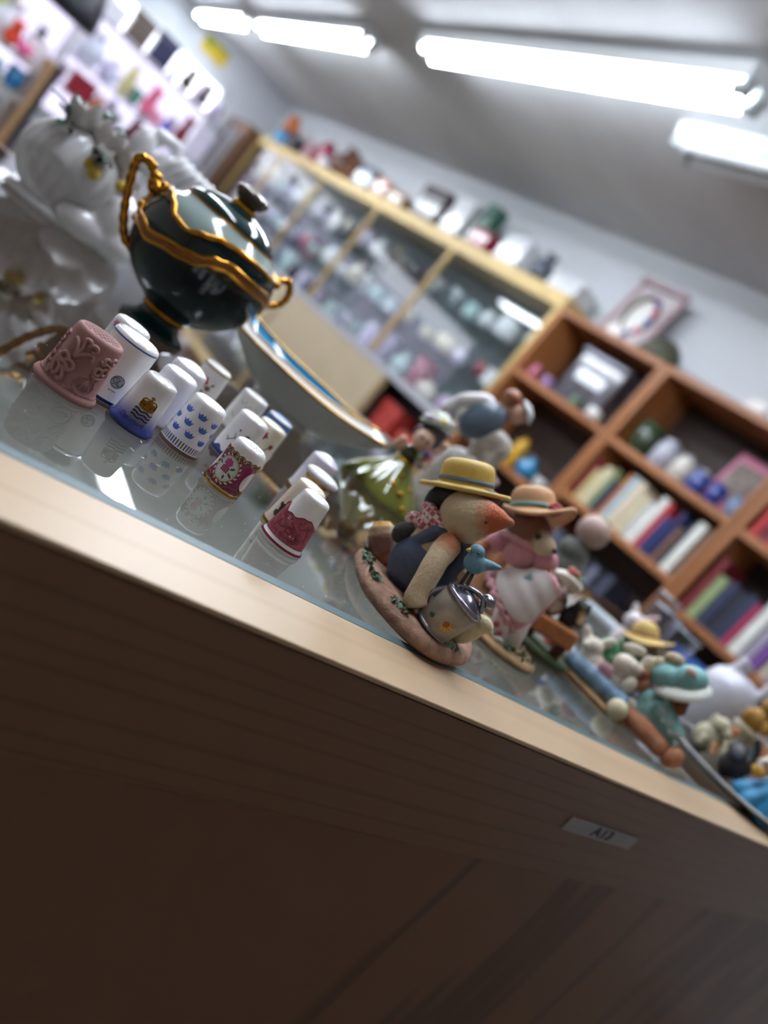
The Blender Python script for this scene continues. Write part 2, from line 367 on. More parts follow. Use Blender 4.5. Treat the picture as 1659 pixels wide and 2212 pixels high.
book_row(2.30, .7505, ['#6d7486', '#3c4258', '#6d7486', '#9fb6c4', '#3c4258', '#9a93a4', '#3c4258', '#1c2036', '#6d7486', '#1c2036', '#3c4258'], (.2, .26), 'the dim low shelf', 8)
book_row(1.60, 1.4845, ['#c43034', '#7d1f2b', '#c43034', '#1c2036', '#b0285a', '#7d1f2b'], (.2, .27), 'the highest red shelf', 9)

# ------------------------------------------------------------------ generic shop goods
def vase(h, r, kind=0):
    P = [[(r*.55, 0), (r*.6, h*.03), (r, h*.35), (r*.95, h*.55), (r*.4, h*.8), (r*.45, h*.93), (r*.6, h), (r*.5, h), (r*.33, h*.85)],
         [(r*.7, 0), (r*.75, h*.03), (r*.95, h*.1), (r, h*.7), (r*.8, h*.85), (r*.45, h*.9), (r*.45, h), (r*.36, h), (r*.36, h*.9)],
         [(r*.4, 0), (r*.42, h*.04), (r*.2, h*.12), (r*.2, h*.35), (r*.8, h*.6), (r, h), (r*.93, h), (r*.7, h*.62), (r*.1, h*.42)],
         [(r*.6, 0), (r*.62, h*.05), (r*.9, h*.3), (r, h), (r*.93, h), (r*.82, h*.35), (r*.5, h*.1)]]
    return P[kind]
def goods(kind, c, x, y, z, h, r, label, cat, group, glass=False, rz=0):
    z += .0008
    m = (glassmat(lin(c), 1.5, key='g') if glass else mat(c, .25, coat=.3, vary=.1, vs=25))
    if kind == 'plate':
        t = thing('plate', label, cat, (x, y, z), rz+90, group)
        Mx = Matrix.Translation((0, 0, r)) @ Matrix.Rotation(math.radians(72), 4, 'X')
        MB().lathe([(r*.5, -.006), (r*.6, 0), (r, .015), (r*.99, .019), (r*.6, .006), (r*.01, .004)], 28, M=Mx).build('dish', m, t)
        MB().lathe([(r*.97, .017), (r*1.01, .016), (r*1.01, .02), (r*.97, .021)], 28, M=Mx).build('rim', mat('#b9954a', .3, .7), t)
        MB().box((0, -.02, .012), (r*.9, r*.5, .012)).box((0, .03, r*.4), (.012, .012, r*.8)).build('stand', mat('#4a3426', .6), t)
    elif kind == 'box':
        t = thing('box', label, cat, (x, y, z), rz, group)
        MB().box((0, 0, h*.38), (r*1.3, r*2, h*.76)).build('box_body', m, t, smooth=False, bev=.003)
        MB().box((0, 0, h*.88), (r*1.36, r*2.06, h*.24)).build('lid', mat(c, .5, vary=.2, vs=15), t, smooth=False, bev=.003)
    elif kind == 'jar':
        t = thing('jar', label, cat, (x, y, z), rz, group)
        MB().lathe([(r*.9, 0), (r, h*.04), (r, h*.72), (r*.8, h*.8), (r*.8, h*.84)], 24).build('jar_body', m, t)
        MB().lathe([(r*.85, h*.84), (r*.9, h*.86), (r*.7, h*.93), (r*.15, h*.95), (r*.2, h), (r*.05, h*1.02)], 24).build('lid', mat('#c9cdd6', .2, .6), t)
    elif kind == 'toy':
        t = thing('stuffed_toy', label, cat, (x, y, z), rz, group)
        MB().ell((0, 0, h*.33), (r, r*.9, h*.32)).ell((-.3*r, 0, h*.72), (r*.7, r*.65, h*.26)).ell((-.3*r, -.5*r, h*.93), (r*.22, r*.25, h*.1)).ell((-.3*r, .5*r, h*.93), (r*.22, r*.25, h*.1)).ell((-.7*r, .4*r, h*.14), (r*.45, r*.3, h*.12)).ell((-.7*r, -.4*r, h*.14), (r*.45, r*.3, h*.12)).build('toy_body', mat(c, .9, vary=.2), t, remesh=r*.12)
        MB().ell((-.98*r, 0, h*.7), (r*.12, r*.14, h*.04)).build('nose', mat('#2a1c18', .5), t)
    elif kind == 'cup':
        t = thing('cup', label, cat, (x, y, z), rz, group)
        MB().lathe(vase(h, r, 3), 24).build('cup_body', m, t)
        MB().tube([(0, -r*.85, h*.75), (0, -r*1.5, h*.7), (0, -r*1.55, h*.4), (0, -r*.8, h*.3)], r*.1, 8).build('handle', m, t)
    else:
        t = thing('vase', label, cat, (x, y, z), rz, group)
        MB().lathe(vase(h, r, int(kind[-1])), 24).build('vase_body', m, t)
        MB().lathe([(r*.5, h*.985), (r*.62, h*.99), (r*.62, h*1.004), (r*.5, h*1.004)] if kind[-1] != '2' else [(r*.95, h*.985), (r*1.02, h*.99), (r*1.02, h*1.004), (r*.95, h*1.004)], 24).build('rim', mat('#b9954a', .3, .7), t)
    return t
GB = 'goods on the bookcase shelves'
# first bookcase
t = thing('storage_box', 'clear plastic storage box with a shiny silver wrap on the top shelf', 'box', (3.05, 2.80, 1.5008))
MB().bb((-.09, -.17, 0), (.1, .16, .27)).build('box_body', mat('#4d4a52', .15, coat=.8, vary=.5, vs=14), t, smooth=False, bev=.01)
MB().bb((-.1, -.18, .27), (.11, .17, .30)).build('lid', mat('#6a6872', .1, .4), t, smooth=False, bev=.006)
MB().bb((-.094, -.10, .13), (-.089, .10, .19)).build('silver_label', mat('#dfe3ea', .15, .5), t, smooth=False)
goods('vase0', '#c26a86', 2.98, 3.17, 1.5, .09, .035, 'small pink vase at the end of the top shelf', 'vase', GB)
goods('cup', '#8d6fa0', 2.97, 3.03, 1.5, .06, .035, 'small purple cup before the storage box', 'cup', GB)
goods('cup', '#5f7d5e', 2.925, 2.75, 1.5, .05, .03, 'little green cup in front of the storage box', 'cup', GB)
goods('jar', '#e2e0d8', 2.925, 2.60, 1.5, .06, .04, 'small white jar at the front of the top shelf', 'jar', GB)
goods('vase1', '#d0a12e', 2.97, 2.86, 1.07, .17, .035, 'mustard yellow bottle on the second shelf', 'bottle', GB)
goods('vase0', '#2b86b8', 2.96, 2.72, 1.07, .12, .06, 'round turquoise vase on the second shelf', 'vase', GB)
goods('cup', '#b9bdb6', 2.95, 2.58, 1.07, .06, .04, 'grey cup on the second shelf', 'cup', GB)
goods('jar', '#cfc4a8', 2.95, 2.98, 1.07, .1, .04, 'cream jar on the second shelf', 'jar', GB)
# second bookcase, jars
goods('vase3', '#33402c', 3.0, 2.32, 1.49, .16, .07, 'dark green flower pot on the jar shelf', 'pot', GB)
goods('jar', '#a7a6b4', 2.98, 2.17, 1.49, .15, .055, 'silver canister on the jar shelf', 'jar', GB)
goods('jar', '#c9c2b6', 2.97, 2.045, 1.49, .13, .05, 'pale ceramic jar beside the silver canister', 'jar', GB)
goods('jar', '#3a4b94', 2.95, 1.93, 1.49, .11, .045, 'cobalt blue jar on the jar shelf', 'jar', GB)
goods('cup', '#2c3a8c', 2.94, 1.825, 1.49, .09, .038, 'dark blue mug beside the cobalt jar', 'cup', GB)
goods('cup', '#6f86a8', 2.96, 1.735, 1.49, .09, .028, 'grey-blue cup at the end of the jar shelf', 'cup', GB)
t = thing('picture_frame', 'small pink framed card leaning at the back of the jar shelf', 'picture', (3.1, 1.87, 1.49))
MB().box((0, 0, .15), (.015, .2, .28), (0, 8, 0)).build('frame', mat('#b0607c', .5), t, smooth=False)
MB().box((-.012, 0, .16), (.006, .14, .18), (0, 8, 0)).build('print', mat('#6d5f58', .6, vary=.5, vs=30), t, smooth=False)
goods('box', '#2a5aa8', 3.03, 1.35, .68, .3, .14, 'royal blue box on the shelf below the red and white books', 'box', GB)
goods('box', '#dfe3ea', 3.03, 1.02, .68, .26, .13, 'white box beside the royal blue box', 'box', GB)
# ---- on top of the bookcases
t = thing('framed_picture', 'framed print of an oval wreath leaning on top of the bookcase', 'picture', (3.08, 2.965, 1.9), 0)
Mx = Matrix.Rotation(math.radians(9), 4, 'Y')
def tb(m): return m
fr = MB(); [fr.box((.02, y, z), d, (0, 6, 0)) for y, z, d in ((-.15, .2, (.02, .03, .4)), (.15, .2, (.02, .03, .4)), (0, .385, (.02, .33, .03)), (0, .015, (.02, .33, .03)))]
fr.build('frame', mat('#a58d92', .5, vary=.2, vs=20), t, smooth=False)
MB().box((.028, 0, .2), (.008, .28, .35), (0, 6, 0)).build('mount', mat('#c4bcbf', .7), t, smooth=False)
pr = MB().box((.02, 0, .2), (.006, .16, .24), (0, 6, 0)).build('print', mat('#e3e2de', .6), t, smooth=False)
MB().tube([(.014-.1*(.2-.2-.11*math.sin(a))*0, .085*math.cos(a), .2+.115*math.sin(a)) for a in [2*PI*i/28 for i in range(28)]], .014, 8, True).build('wreath', mat('#6d6a58', .8, vary=.5, vs=60), t)
for a, c in ((2.2, '#8a5aa0'), (2.8, '#c45a78'), (3.3, '#4a5aa0'), (3.9, '#c45a78'), (4.6, '#5a5aa0')):
    MB().ell((.0, -.085*math.cos(a)*-1, .2+.115*math.sin(a)), (.012, .022, .022)).build('flower', mat(c, .7), t)
t = thing('helmet', 'dark olive mottled helmet-shaped bowl upside down on the bookcase', 'bowl', (3.05, 2.64, 1.9))
MB().lathe([(.13, 0), (.125, .02), (.11, .05), (.09, .1), (.05, .135), (.005, .145)], 28).build('shell', mat('#4a4a3c', .6, vary=.7, vs=18), t)
MB().lathe([(.125, 0), (.14, .002), (.14, .012), (.125, .014)], 28).build('brim', mat('#2f2c28', .6), t)
for i, (y, l) in enumerate(((2.86, 'white price card on the edge below the framed print'), (1.95, 'white price card on the bookcase edge above the jars'))):
    tag(MB().add([(2.905, y-.045, 1.901), (2.905, y+.045, 1.901), (2.94, y+.045, 1.901), (2.94, y-.045, 1.901), (2.92, y-.045, 1.95), (2.92, y+.045, 1.95)], [(0, 1, 2, 3), (0, 4, 5, 1), (2, 5, 4, 3), (0, 3, 4), (1, 5, 2)]).build('price_card', mat('#e3dcd8', .7), smooth=False), l, 'card')

# ------------------------------------------------------------------ glass display case on the right wall
M_gold = mat('#c9ab6a', .38, .25); M_brass = mat('#c0a46c', .3, .6)
dcs = thing('display_case', 'long gold-framed glass display case full of ornaments on the right wall', 'display case', (XF, 5.9, 0))
D0, D1 = 3.262, 8.53
def db(a, b): return MB().bb((a[0]-XF, a[1]-5.9, a[2]), (b[0]-XF, b[1]-5.9, b[2]))
db((XF, D0, 1.885), (XB+.01, D1, 1.97)).build('top_board', mat('#cdb277', .45, .1, vary=.06, vs=5), dcs, smooth=False, bev=.004)
db((XF, D0, 1.0), (XB+.01, D1, 1.045)).build('deck', mat('#a9abb0', .4), dcs, smooth=False)
db((XB-.005, D0, .06), (XB+.01, D1, 1.885)).build('back_panel', mat('#5f686f', .5, vary=.1, vs=3), dcs, smooth=False)
posts = [D0+.015, 4.43, 5.58, 6.68, 7.75, D1-.015]
for y in posts: db((XF-.002, y-.018, 1.045), (XF+.03, y+.018, 1.885)).build('mullion', M_brass, dcs, smooth=False)
M_cg = glassmat((.93, .96, .96, 1), 1.68, key='case')
for a, b_ in zip(posts, posts[1:]): db((XF+.008, a+.018, 1.046), (XF+.014, b_-.018, 1.884)).build('pane', M_cg, dcs, smooth=False)
SH = (1.045, 1.33, 1.6)
for z in SH[1:]: db((XF+.05, D0+.03, z-.008), (XB-.006, D1-.03, z)).build('glass_shelf', M_cg, dcs, smooth=False)
M_beige = mat('#b3a387', .55, vary=.05, vs=4)
for a, b_ in ((4.12, 5.86), (5.9, 7.2), (7.25, D1)): db((XF+.002, a, .1), (XF+.02, b_-.02, .995)).build('base_panel', M_beige, dcs, smooth=False)
for y in (4.1, 5.88, 7.22): db((XF-.004, y-.02, .06), (XF+.03, y+.02, 1.0)).build('base_post', mat('#9c8766', .5), dcs, smooth=False)
db((XF+.01, D0, .06), (XB, D1, .1)).build('plinth', mat('#8a7350', .5), dcs, smooth=False)
db((XF+.04, D0+.02, .58), (XB-.006, 4.08, .6)).build('base_shelf', mat('#8a7350', .5), dcs, smooth=False)
PAL = [('#e8e6ea', 'white'), ('#d7cbe4', 'lilac'), ('#b9d3d2', 'pale teal'), ('#e2d8c2', 'cream'), ('#3d3440', 'dark plum'), ('#cfd6df', 'pale blue'), ('#a04a5a', 'rose red'), ('#6f8f88', 'sage green'), ('#caa9c6', 'mauve'), ('#57493f', 'brown')]
R = random.Random(21); SEEN = set()
shelfname = {1.045: 'bottom deck', 1.33: 'lower glass shelf', 1.6: 'upper glass shelf'}
bays = ['bay beside the bookcases', 'second bay from the bookcases', 'middle bay', 'bay before the window end', 'window-end bay']
for bi, (a, b_) in enumerate(zip(posts, posts[1:])):
    for z in SH:
        n = 5; w = (b_-a-.1)/n
        for i in range(n):
            for _ in range(40):
              k = R.choice(['vase0', 'vase1', 'vase2', 'vase3', 'plate', 'box', 'cup', 'jar', 'plate', 'vase0'])
              c, cn = R.choice(PAL[:4] if R.random() < .62 else PAL)
              if (k, c, z, bi) not in SEEN: break
            SEEN.add((k, c, z, bi))
            h = R.uniform(.1, .2); r = min(w*.42, R.uniform(.05, .09)); 
            if k == 'cup': r = min(r, .05); h = .08
            if k == 'box': r = min(r, .07); h = .1
            nm = {'v': 'vase', 'p': 'plate', 'b': 'box', 'c': 'cup', 'j': 'jar'}[k[0]]
            goods(k, c, 3.06+(R.uniform(-.03, .03) if k != 'plate' else 0), a+.06+w*(i+.5), z, h, r, '%s %s%s on the %s, %s' % (cn, {'vase1': 'straight ', 'vase2': 'goblet-shaped ', 'vase3': 'bell-shaped ', 'vase0': 'round '}.get(k, ''), nm, shelfname[z], bays[bi]), nm, 'ornaments in the glass display case')
for i, (c, y, z, h, l) in enumerate((('#a8322c', 3.92, .6, .3, 'tall red box inside the open base of the display case'), ('#b5443a', 3.6, .6, .22, 'wide red box inside the open base of the display case'), ('#c2504a', 3.85, .1, .3, 'red box on the floor of the display case base'), ('#39424a', 3.5, .1, .4, 'dark grey box on the floor of the display case base'))):
    goods('box', c, 3.04, y, z, h, .11, l, 'box', 'boxes in the case base')
# things along the top of the case
Z = 1.97; GT = 'goods along the top of the display case'
goods('vase3', '#2f8fc4', 3.05, 8.36, Z, .16, .1, 'sky blue pot on the window end of the display case', 'pot', GT)
goods('toy', '#c8703c', 3.05, 8.36, Z+.165, .2, .09, 'orange soft toy sitting in the sky blue pot', 'toy', GT)
goods('box', '#2a2730', 3.05, 7.98, Z, .17, .14, 'black box on the display case near the blue pot', 'box', GT)
goods('box', '#a8808c', 3.06, 7.6, Z, .2, .1, 'dusty pink box on top of the display case', 'box', GT)
goods('vase1', '#9c2a4c', 3.05, 7.32, Z, .27, .08, 'crimson bottle vase on the display case', 'vase', GT)
goods('cup', '#dfe0e2', 3.0, 7.1, Z, .1, .07, 'white cup on the display case', 'cup', GT)
goods('vase0', '#5a3a2c', 3.05, 6.85, Z, .3, .12, 'large brown vase on the display case', 'vase', GT)
goods('toy', '#6d4630', 3.03, 6.55, Z, .24, .1, 'brown bear toy beside the large brown vase', 'toy', GT)
goods('box', '#5b6272', 3.06, 6.25, Z, .2, .14, 'slate grey box on the display case', 'box', GT)
goods('box', '#c98a6c', 3.02, 5.9, Z, .16, .09, 'peach box on the display case', 'box', GT)
goods('box', '#8d6a3a', 3.05, 5.6, Z, .12, .13, 'tan wooden box on the display case', 'box', GT)
goods('box', '#33242c', 3.06, 5.12, Z, .26, .17, 'tall dark plum box on the display case', 'box', GT)
goods('box', '#d5d8dc', 3.04, 4.76, Z, .28, .11, 'tall white carton on the display case', 'box', GT)
goods('box', '#1f5a44', 3.06, 4.53, Z, .33, .07, 'dark green carton beside the white carton', 'box', GT)
goods('box', '#8e1f36', 3.0, 4.34, Z, .13, .1, 'low crimson box on the display case', 'box', GT)
goods('box', '#dadde2', 3.05, 4.04, Z, .2, .12, 'white carton beside the crimson box', 'box', GT)
goods('vase0', '#525a66', 3.05, 3.77, Z, .2, .08, 'grey stoneware vase on the display case', 'vase', GT)
goods('box', '#d2d6da', 3.08, 3.48, Z, .12, .13, 'flat pale carton at the bookcase end of the display case', 'box', GT)

# ------------------------------------------------------------------ far corner, window goods
t = thing('cabinet', 'tall brown cabinet with a dark door in the far corner', 'cabinet', (2.98, 8.95, 0))
MB().bb((-.2, -.36, 0), (.22, .33, 1.98)).build('body', wood('#6d4a30', '#4a3020', 'Z', 9, .5, key='cab'), t, smooth=False)
dr = MB().bb((-.225, -.3, .1), (-.2, .27, 1.85)).build('door', mat('#4a4440', .3, vary=.2, vs=5), t, smooth=False, bev=.005)
MB().ell((-.24, .2, 1.0), .02).build('knob', M_brass, dr)
t = thing('wall_sign', 'yellow paper sign with a green top edge on the window wall', 'sign', (2.26, Y1, 2.32))
MB().box((0, -.004, 0), (.3, .006, .17)).build('paper', mat('#d3b83a', .6), t, smooth=False)
MB().box((.0, -.008, .075), (.3, .004, .03)).box((-.09, -.008, .02), (.09, .004, .06)).build('print', mat('#8a9a2c', .6), t, smooth=False)
rk = thing('window_rack', 'white shelf rack loaded with goods in front of the shop window', 'rack', (1.75, 8.35, 0))
for z in (1.02, 1.30, 1.72): MB().bb((-.72, -.18, z-.02), (.78, .18, z)).build('shelf', mat('#b9b6c4', .4), rk, smooth=False)
for x in (-.72, .76):
    for y in (-.17, .15): MB().bb((x, y, 0), (x+.02, y+.02, 1.9)).build('upright', mat('#9a98a4', .4), rk, smooth=False)
MB().bb((-.72, -.18, .28), (.78, .18, .3)).bb((-.7, -.16, .3), (.76, .16, .62)).build('bottom_bin', mat('#77747c', .6), rk, smooth=False)
GW = 'goods on the window rack'
for k, c, x, z, h, r, l in (('box', '#24264a', 1.66, 1.72, .27, .1, 'navy box on the top shelf of the window rack'), ('box', '#5a4a40', 1.42, 1.72, .25, .1, 'brown box on the top shelf of the window rack'), ('toy', '#3f3630', 1.97, 1.72, .22, .07, 'dark brown toy on the top shelf of the window rack'),
    ('toy', '#4a4450', 2.16, 1.72, .22, .07, 'charcoal toy on the top shelf of the window rack'), ('box', '#e4e2ee', 1.19, 1.72, .16, .09, 'white box at the end of the top window shelf'),
    ('vase0', '#d8dcf0', 1.22, 1.30, .3, .12, 'large white vase on the middle window shelf'), ('vase1', '#d6cf9a', 1.58, 1.30, .3, .06, 'pale yellow bottle on the middle window shelf'), ('vase0', '#cfd0ea', 1.44, 1.30, .2, .07, 'pale violet vase on the middle window shelf'),
    ('vase3', '#1f7a5a', 1.70, 1.30, .16, .045, 'emerald pot on the middle window shelf'), ('toy', '#e46a8e', 1.82, 1.30, .3, .075, 'bright pink toy on the middle window shelf'), ('vase0', '#d99a2e', 1.74, 1.53, .12, .03, 'small amber vase'), ('box', '#e58aa4', 1.94, 1.30, .12, .04, 'rose pink box on the middle window shelf'),
    ('vase0', '#6a63c8', 2.05, 1.30, .14, .06, 'violet vase on the middle window shelf'), ('toy', '#7a2434', 2.2, 1.30, .3, .07, 'wine red toy on the middle window shelf'), ('box', '#d9d4ea', 2.38, 1.30, .32, .08, 'tall lilac box on the middle window shelf'),
    ('box', '#8e1f30', 1.30, 1.02, .2, .11, 'dark red box on the lower window shelf'), ('vase0', '#c8744a', 1.48, 1.02, .18, .06, 'terracotta vase on the lower window shelf'), ('box', '#a8a4b4', 1.64, 1.02, .15, .08, 'grey box on the lower window shelf'), ('toy', '#6e1c2c', 1.84, 1.02, .22, .07, 'maroon toy on the lower window shelf'), ('jar', '#c9c6dc', 2.05, 1.02, .18, .07, 'lilac jar on the lower window shelf'), ('box', '#d0cbe0', 2.3, 1.02, .2, .1, 'pale violet box on the lower window shelf')):
    if 'small amber' in l: continue
    goods(k, c, x, 8.27, z+(.004 if k == 'toy' else 0), h, r, l, {'vase0': 'vase', 'vase1': 'bottle', 'vase3': 'pot'}.get(k, k), GW, rz=90)
R = random.Random(5)
for z, nm in ((1.72, 'top'), (1.30, 'middle'), (1.02, 'lower')):
    for i in range(6):
        c, cn = (('#e6e2f2', 'white'), ('#cfc6e6', 'lilac'), ('#b9b2c8', 'grey'), ('#dfe4f2', 'pale blue'), ('#e4d3dc', 'blush'), ('#9d93b0', 'dusty violet'))[i]
        k = R.choice(['vase0', 'vase1', 'box', 'jar', 'vase3']); h = R.uniform(.18, .26); r = R.uniform(.06, .09)
        if k == 'box': r = .08
        goods(k, c, 1.14+.25*i+R.uniform(-.02, .02), 8.475-.01*(k == 'box'), z, h, r*.7, '%s %s at the back of the %s window shelf' % (cn, {'v': 'vase', 'b': 'box', 'j': 'jar'}[k[0]], nm), {'v': 'vase', 'b': 'box', 'j': 'jar'}[k[0]], GW, rz=90)
struct(MB().bb((-10, 17, -.05), (14, 17.4, 2.4)).build('street_wall', mat('#b9b3c4', .9, vary=.2, vs=1.2), smooth=False))
# blond rack nearer the counter
rk = thing('blond_rack', 'blond wood shelf rack with a black edge strip holding white ceramics', 'rack', (.25, 5.3, 0))
M_blond = wood('#b08a60', '#8d6a45', 'Z', 12, .5, key='blond')
for x in (-.6, .36): MB().bb((x, -.32, 0), (x+.035, .2, 1.12)).build('side_panel', M_blond, rk, smooth=False)
MB().bb((.396, -.33, 0), (.43, -.29, 1.12)).build('edge_strip', mat('#1d1f2a', .5), rk, smooth=False)
for z in (.25, .58, .86, 1.03): MB().bb((-.565, -.3, z-.025), (.36, .2, z)).build('shelf', mat('#a9a5a0', .5), rk, smooth=False)
GR = 'goods on the blond rack'
for k, c, x, y, z, h, r, l in (('box', '#e6e4ee', .55, 5.2, 1.03, .13, .055, 'white box on top of the blond rack'), ('vase0', '#d8d8e4', .38, 5.25, 1.03, .2, .09, 'white round vase on top of the blond rack'), ('vase1', '#b8c47a', .33, 5.42, 1.03, .34, .06, 'lime green bottle vase on top of the blond rack'), ('toy', '#d0442c', .42, 5.08, 1.03, .14, .045, 'small red toy on top of the blond rack'), ('vase0', '#3a3a48', .55, 5.4, 1.03, .2, .05, 'dark vase on top of the blond rack'), ('cup', '#e0609a', .49, 5.05, 1.03, .07, .04, 'pink cup on top of the blond rack'),
    ('vase3', '#2a7ab0', .53, 5.08, .86, .12, .05, 'blue pot on the second shelf of the blond rack'), ('cup', '#3a9a9c', .425, 5.08, .86, .09, .04, 'teal cup on the second shelf of the blond rack'), ('vase0', '#c06a84', .31, 5.1, .86, .12, .05, 'pink vase on the second shelf of the blond rack'), ('box', '#cfcdd6', .2, 5.15, .86, .12, .06, 'pale box on the second shelf of the blond rack'),
    ('box', '#b9b4b0', .45, 5.15, .58, .2, .1, 'grey carton on the third shelf of the blond rack'), ('vase0', '#e0dccf', .25, 5.12, .58, .2, .07, 'ivory vase on the third shelf of the blond rack')):
    goods(k, c, x, y, z, h, r, l, {'vase0': 'vase', 'vase1': 'bottle', 'vase3': 'pot'}.get(k, k), GR, rz=90)
t = thing('pendant_lamp', 'black dome pendant lamp hanging over the blond rack', 'lamp', (.43, 4.0, ZC))
MB().lathe([(.125, -1.21), (.13, -1.205), (.125, -1.15), (.1, -1.05), (.05, -.98), (.02, -.95)], 32).build('shade', mat('#1b1d28', .4), t)
MB().tube([(0, 0, -.96), (0, 0, -.0)], .006, 8).build('cord', mat('#1b1d28', .6), t)

# ------------------------------------------------------------------ thimbles
M_por = mat('#e9e7e8', .16, coat=.6); M_porw = mat('#dfdde3', .22, coat=.5); M_goldp = mat('#b98a2e', .22, .9); M_blue = mat('#2f55a8', .3); M_dkblue = mat('#1c2f7a', .25, coat=.5)
M_goldbright = mat('#c99a3a', .18, 1.0)  # lighter, shinier gold
GTH = 'collectable thimbles along the counter edge'
class Thimble:
    def __init__(s, x, y, label, rb, rt, h, m, flare=.5, dome=.6, dimples=True, top_m=None, rot=0, pit=.22, pitch=1.75, lip=True):
        rz = math.degrees(math.atan2(-x, y))
        s.t = thing('thimble', label, 'thimble', (x, y, G), rz+rot, GTH)
        s.h = h; s.tab = [(0, rb), (1.0, rb+flare*.25), (2.2, rb-.1), (3.2, rb-flare), (h-3, rt+.15), (h-1.6, rt-.05)] if lip else [(0, rb), (.8, rb), (1.5, rb-.15), (h-3, rt+.2), (h-1.6, rt)]
        prof = [(rb-1.2, 0)]+[(r, z) for z, r in s.tab]+[(rt-.35, h-.8), (rt-1.0, h-.25), (rt-1.6, h-.02)]
        b = MB(MM); seg = 56; vs = []; fs = []
        b.lathe(prof, seg, mod=None)
        b.f = b.f[:-1]                                     # open top, closed by the dimpled cap
        s.body = b.build('thimble_body', m, s.t)
        rc = rt-1.6; nr, na = (22, 56)
        def cap(u, v):
            r = rc*v; a = 2*PI*u; x, y = r*math.cos(a), r*math.sin(a); z = h-.02+dome*(1-v*v)
            if dimples and v < .93:
                row = round(y/(pitch*.87)); xo = (row % 2)*.5*pitch; px = round((x-xo)/pitch)*pitch+xo; py = row*pitch*.87
                d = math.hypot(x-px, y-py); z -= pit*max(0, 1-(d/(pitch*.36))**2)*1.6
            return (x, y, z)
        MB(MM).grid(cap, 112, 40, True).build('dimpled_top', top_m or m, s.t)
    def r(s, z): 
        for (a, p), (b, q) in zip(s.tab, s.tab[1:]):
            if z <= b: return p+(q-p)*(z-a)/(b-a) if z > a else p
        return s.tab[-1][1]
    def at(s, u, z, off=.06):
        r = s.r(z); a = u/r; r += off; return (r*math.sin(a), -r*math.cos(a), z)
    def band(s, z0, z1, m, name='band', off=.06, a0=-180, a1=180, top=None):
        n = 72 if a1-a0 > 200 else 30
        def fn(u, v):
            a = math.radians(a0+(a1-a0)*u); zz = z0+((top(a) if top else z1)-z0)*v; r = s.r(zz)+off
            return (r*math.sin(a), -r*math.cos(a), zz)
        return MB(MM).grid(fn, n, 6).build(name, m, s.t, rec=False)
    def decal(s, polys, m, name, off=.09):
        b = MB(MM)
        for p in polys:
            tris = tessellate_polygon([[Vector((x, z, 0)) for x, z in p]])
            todo = [[p[i] for i in t_] for t_ in tris]
            while todo:                                  # split until the print follows the curved wall
                q = todo.pop(); L_ = [math.dist(q[i], q[(i+1) % 3]) for i in range(3)]; k = L_.index(max(L_))
                if L_[k] > 1.1:
                    a_, b_, c_ = q[k], q[(k+1) % 3], q[(k+2) % 3]; m_ = ((a_[0]+b_[0])/2, (a_[1]+b_[1])/2); todo += [[a_, m_, c_], [m_, b_, c_]]
                else: b.add([s.at(x, z, off) for x, z in q], [(0, 1, 2)])
        return b.build(name, m, s.t, smooth=False, rec=False)
    def lines(s, paths, w, m, name, off=.0, seg=6):
        b = MB(MM)
        for p in paths: b.tube([s.at(x, z, off) for x, z in p], w, seg)
        return b.build(name, m, s.t)
    def text(s, txt, u, z, size, m, shear=.3):
        vs, fs = textmesh(txt, size, 0, shear)
        return MB(MM).add([s.at(u+x, z+y, .1) for x, y, q in vs], fs).build('lettering', m, s.t, smooth=False, rec=False)
def disc(u, z, r, n=10, ry=None): return [(u+r*math.cos(2*PI*i/n), z+(ry or r)*math.sin(2*PI*i/n)) for i in range(n)]
def petal(u, z, L, w, a):
    a = math.radians(a); c, s_ = math.cos(a), math.sin(a)
    return [(u+x*c-y*s_, z+x*s_+y*c) for x, y in ((0, 0), (L*.3, w*.5), (L*.7, w*.5), (L, 0), (L*.7, -w*.5), (L*.3, -w*.5))]
def wave(u0, u1, z, amp, n=14, k=2): return [(u0+(u1-u0)*i/n, z+amp*math.sin(2*PI*k*i/n)) for i in range(n+1)]
def arc(u, z, r, a0, a1, n=10, ry=None): return [(u+r*math.cos(math.radians(a0+(a1-a0)*i/n)), z+(ry or r)*math.sin(math.radians(a0+(a1-a0)*i/n))) for i in range(n+1)]

# dusty pink bisque thimble with raised scrollwork
M_pink = mat('#a77d78', .62, bump=.12, bs=900); M_pinkshade = mat('#9b716d', .7, bump=.15, bs=900, key='g')  # ground tone below the relief tone: shadow between reliefs put into the colour
t = Thimble(.0985, .2965, 'large dusty pink thimble with raised scrollwork and beaded rim', 12.6, 9.6, 25.5, M_pinkshade, flare=1.5, dome=.7, pit=.8, pitch=2.0)
P = []
P += [[(-3.2, 14.5), (-3.6, 17), (-5.2, 19.5), (-7, 20.6)], [(-3.2, 14.5), (-2.6, 18), (-3.0, 21), (-3.9, 22.4)], [(-3.2, 14.5), (-1.4, 17), (1.2, 18.6), (2.2, 17.6), (2.0, 16.4)], arc(-2.2, 21.5, 1.2, 150, -60), arc(.6, 20.8, 1.3, 170, -90)]
P += [arc(-6, 12.2, 1.8, 20, 330), arc(-3.3, 10.8, 1.9, 160, -140), [(-8.6, 12.8), (-8.4, 8.2), (-7.0, 5.2)], [(-7.6, 9.8), (-5.6, 8.8), (-5.2, 6.2), (-6.4, 4.6)], [(-4.6, 8.6), (-3.2, 7.2), (-2.8, 5), (-4.2, 4.2)], [(-9, 6.6), (-8, 4.6), (-9, 3.8)], [(-8, 10.6), (-5, 11.0), (-2, 9.0)]]
t.lines([smoothpath([(p[0], p[1], 0) for p in q], 4) and [(v.x, v.y) for v in smoothpath([(a, b, 0) for a, b in q], 4)] for q in P], .8, M_pink, 'scroll_relief', .3, 8)
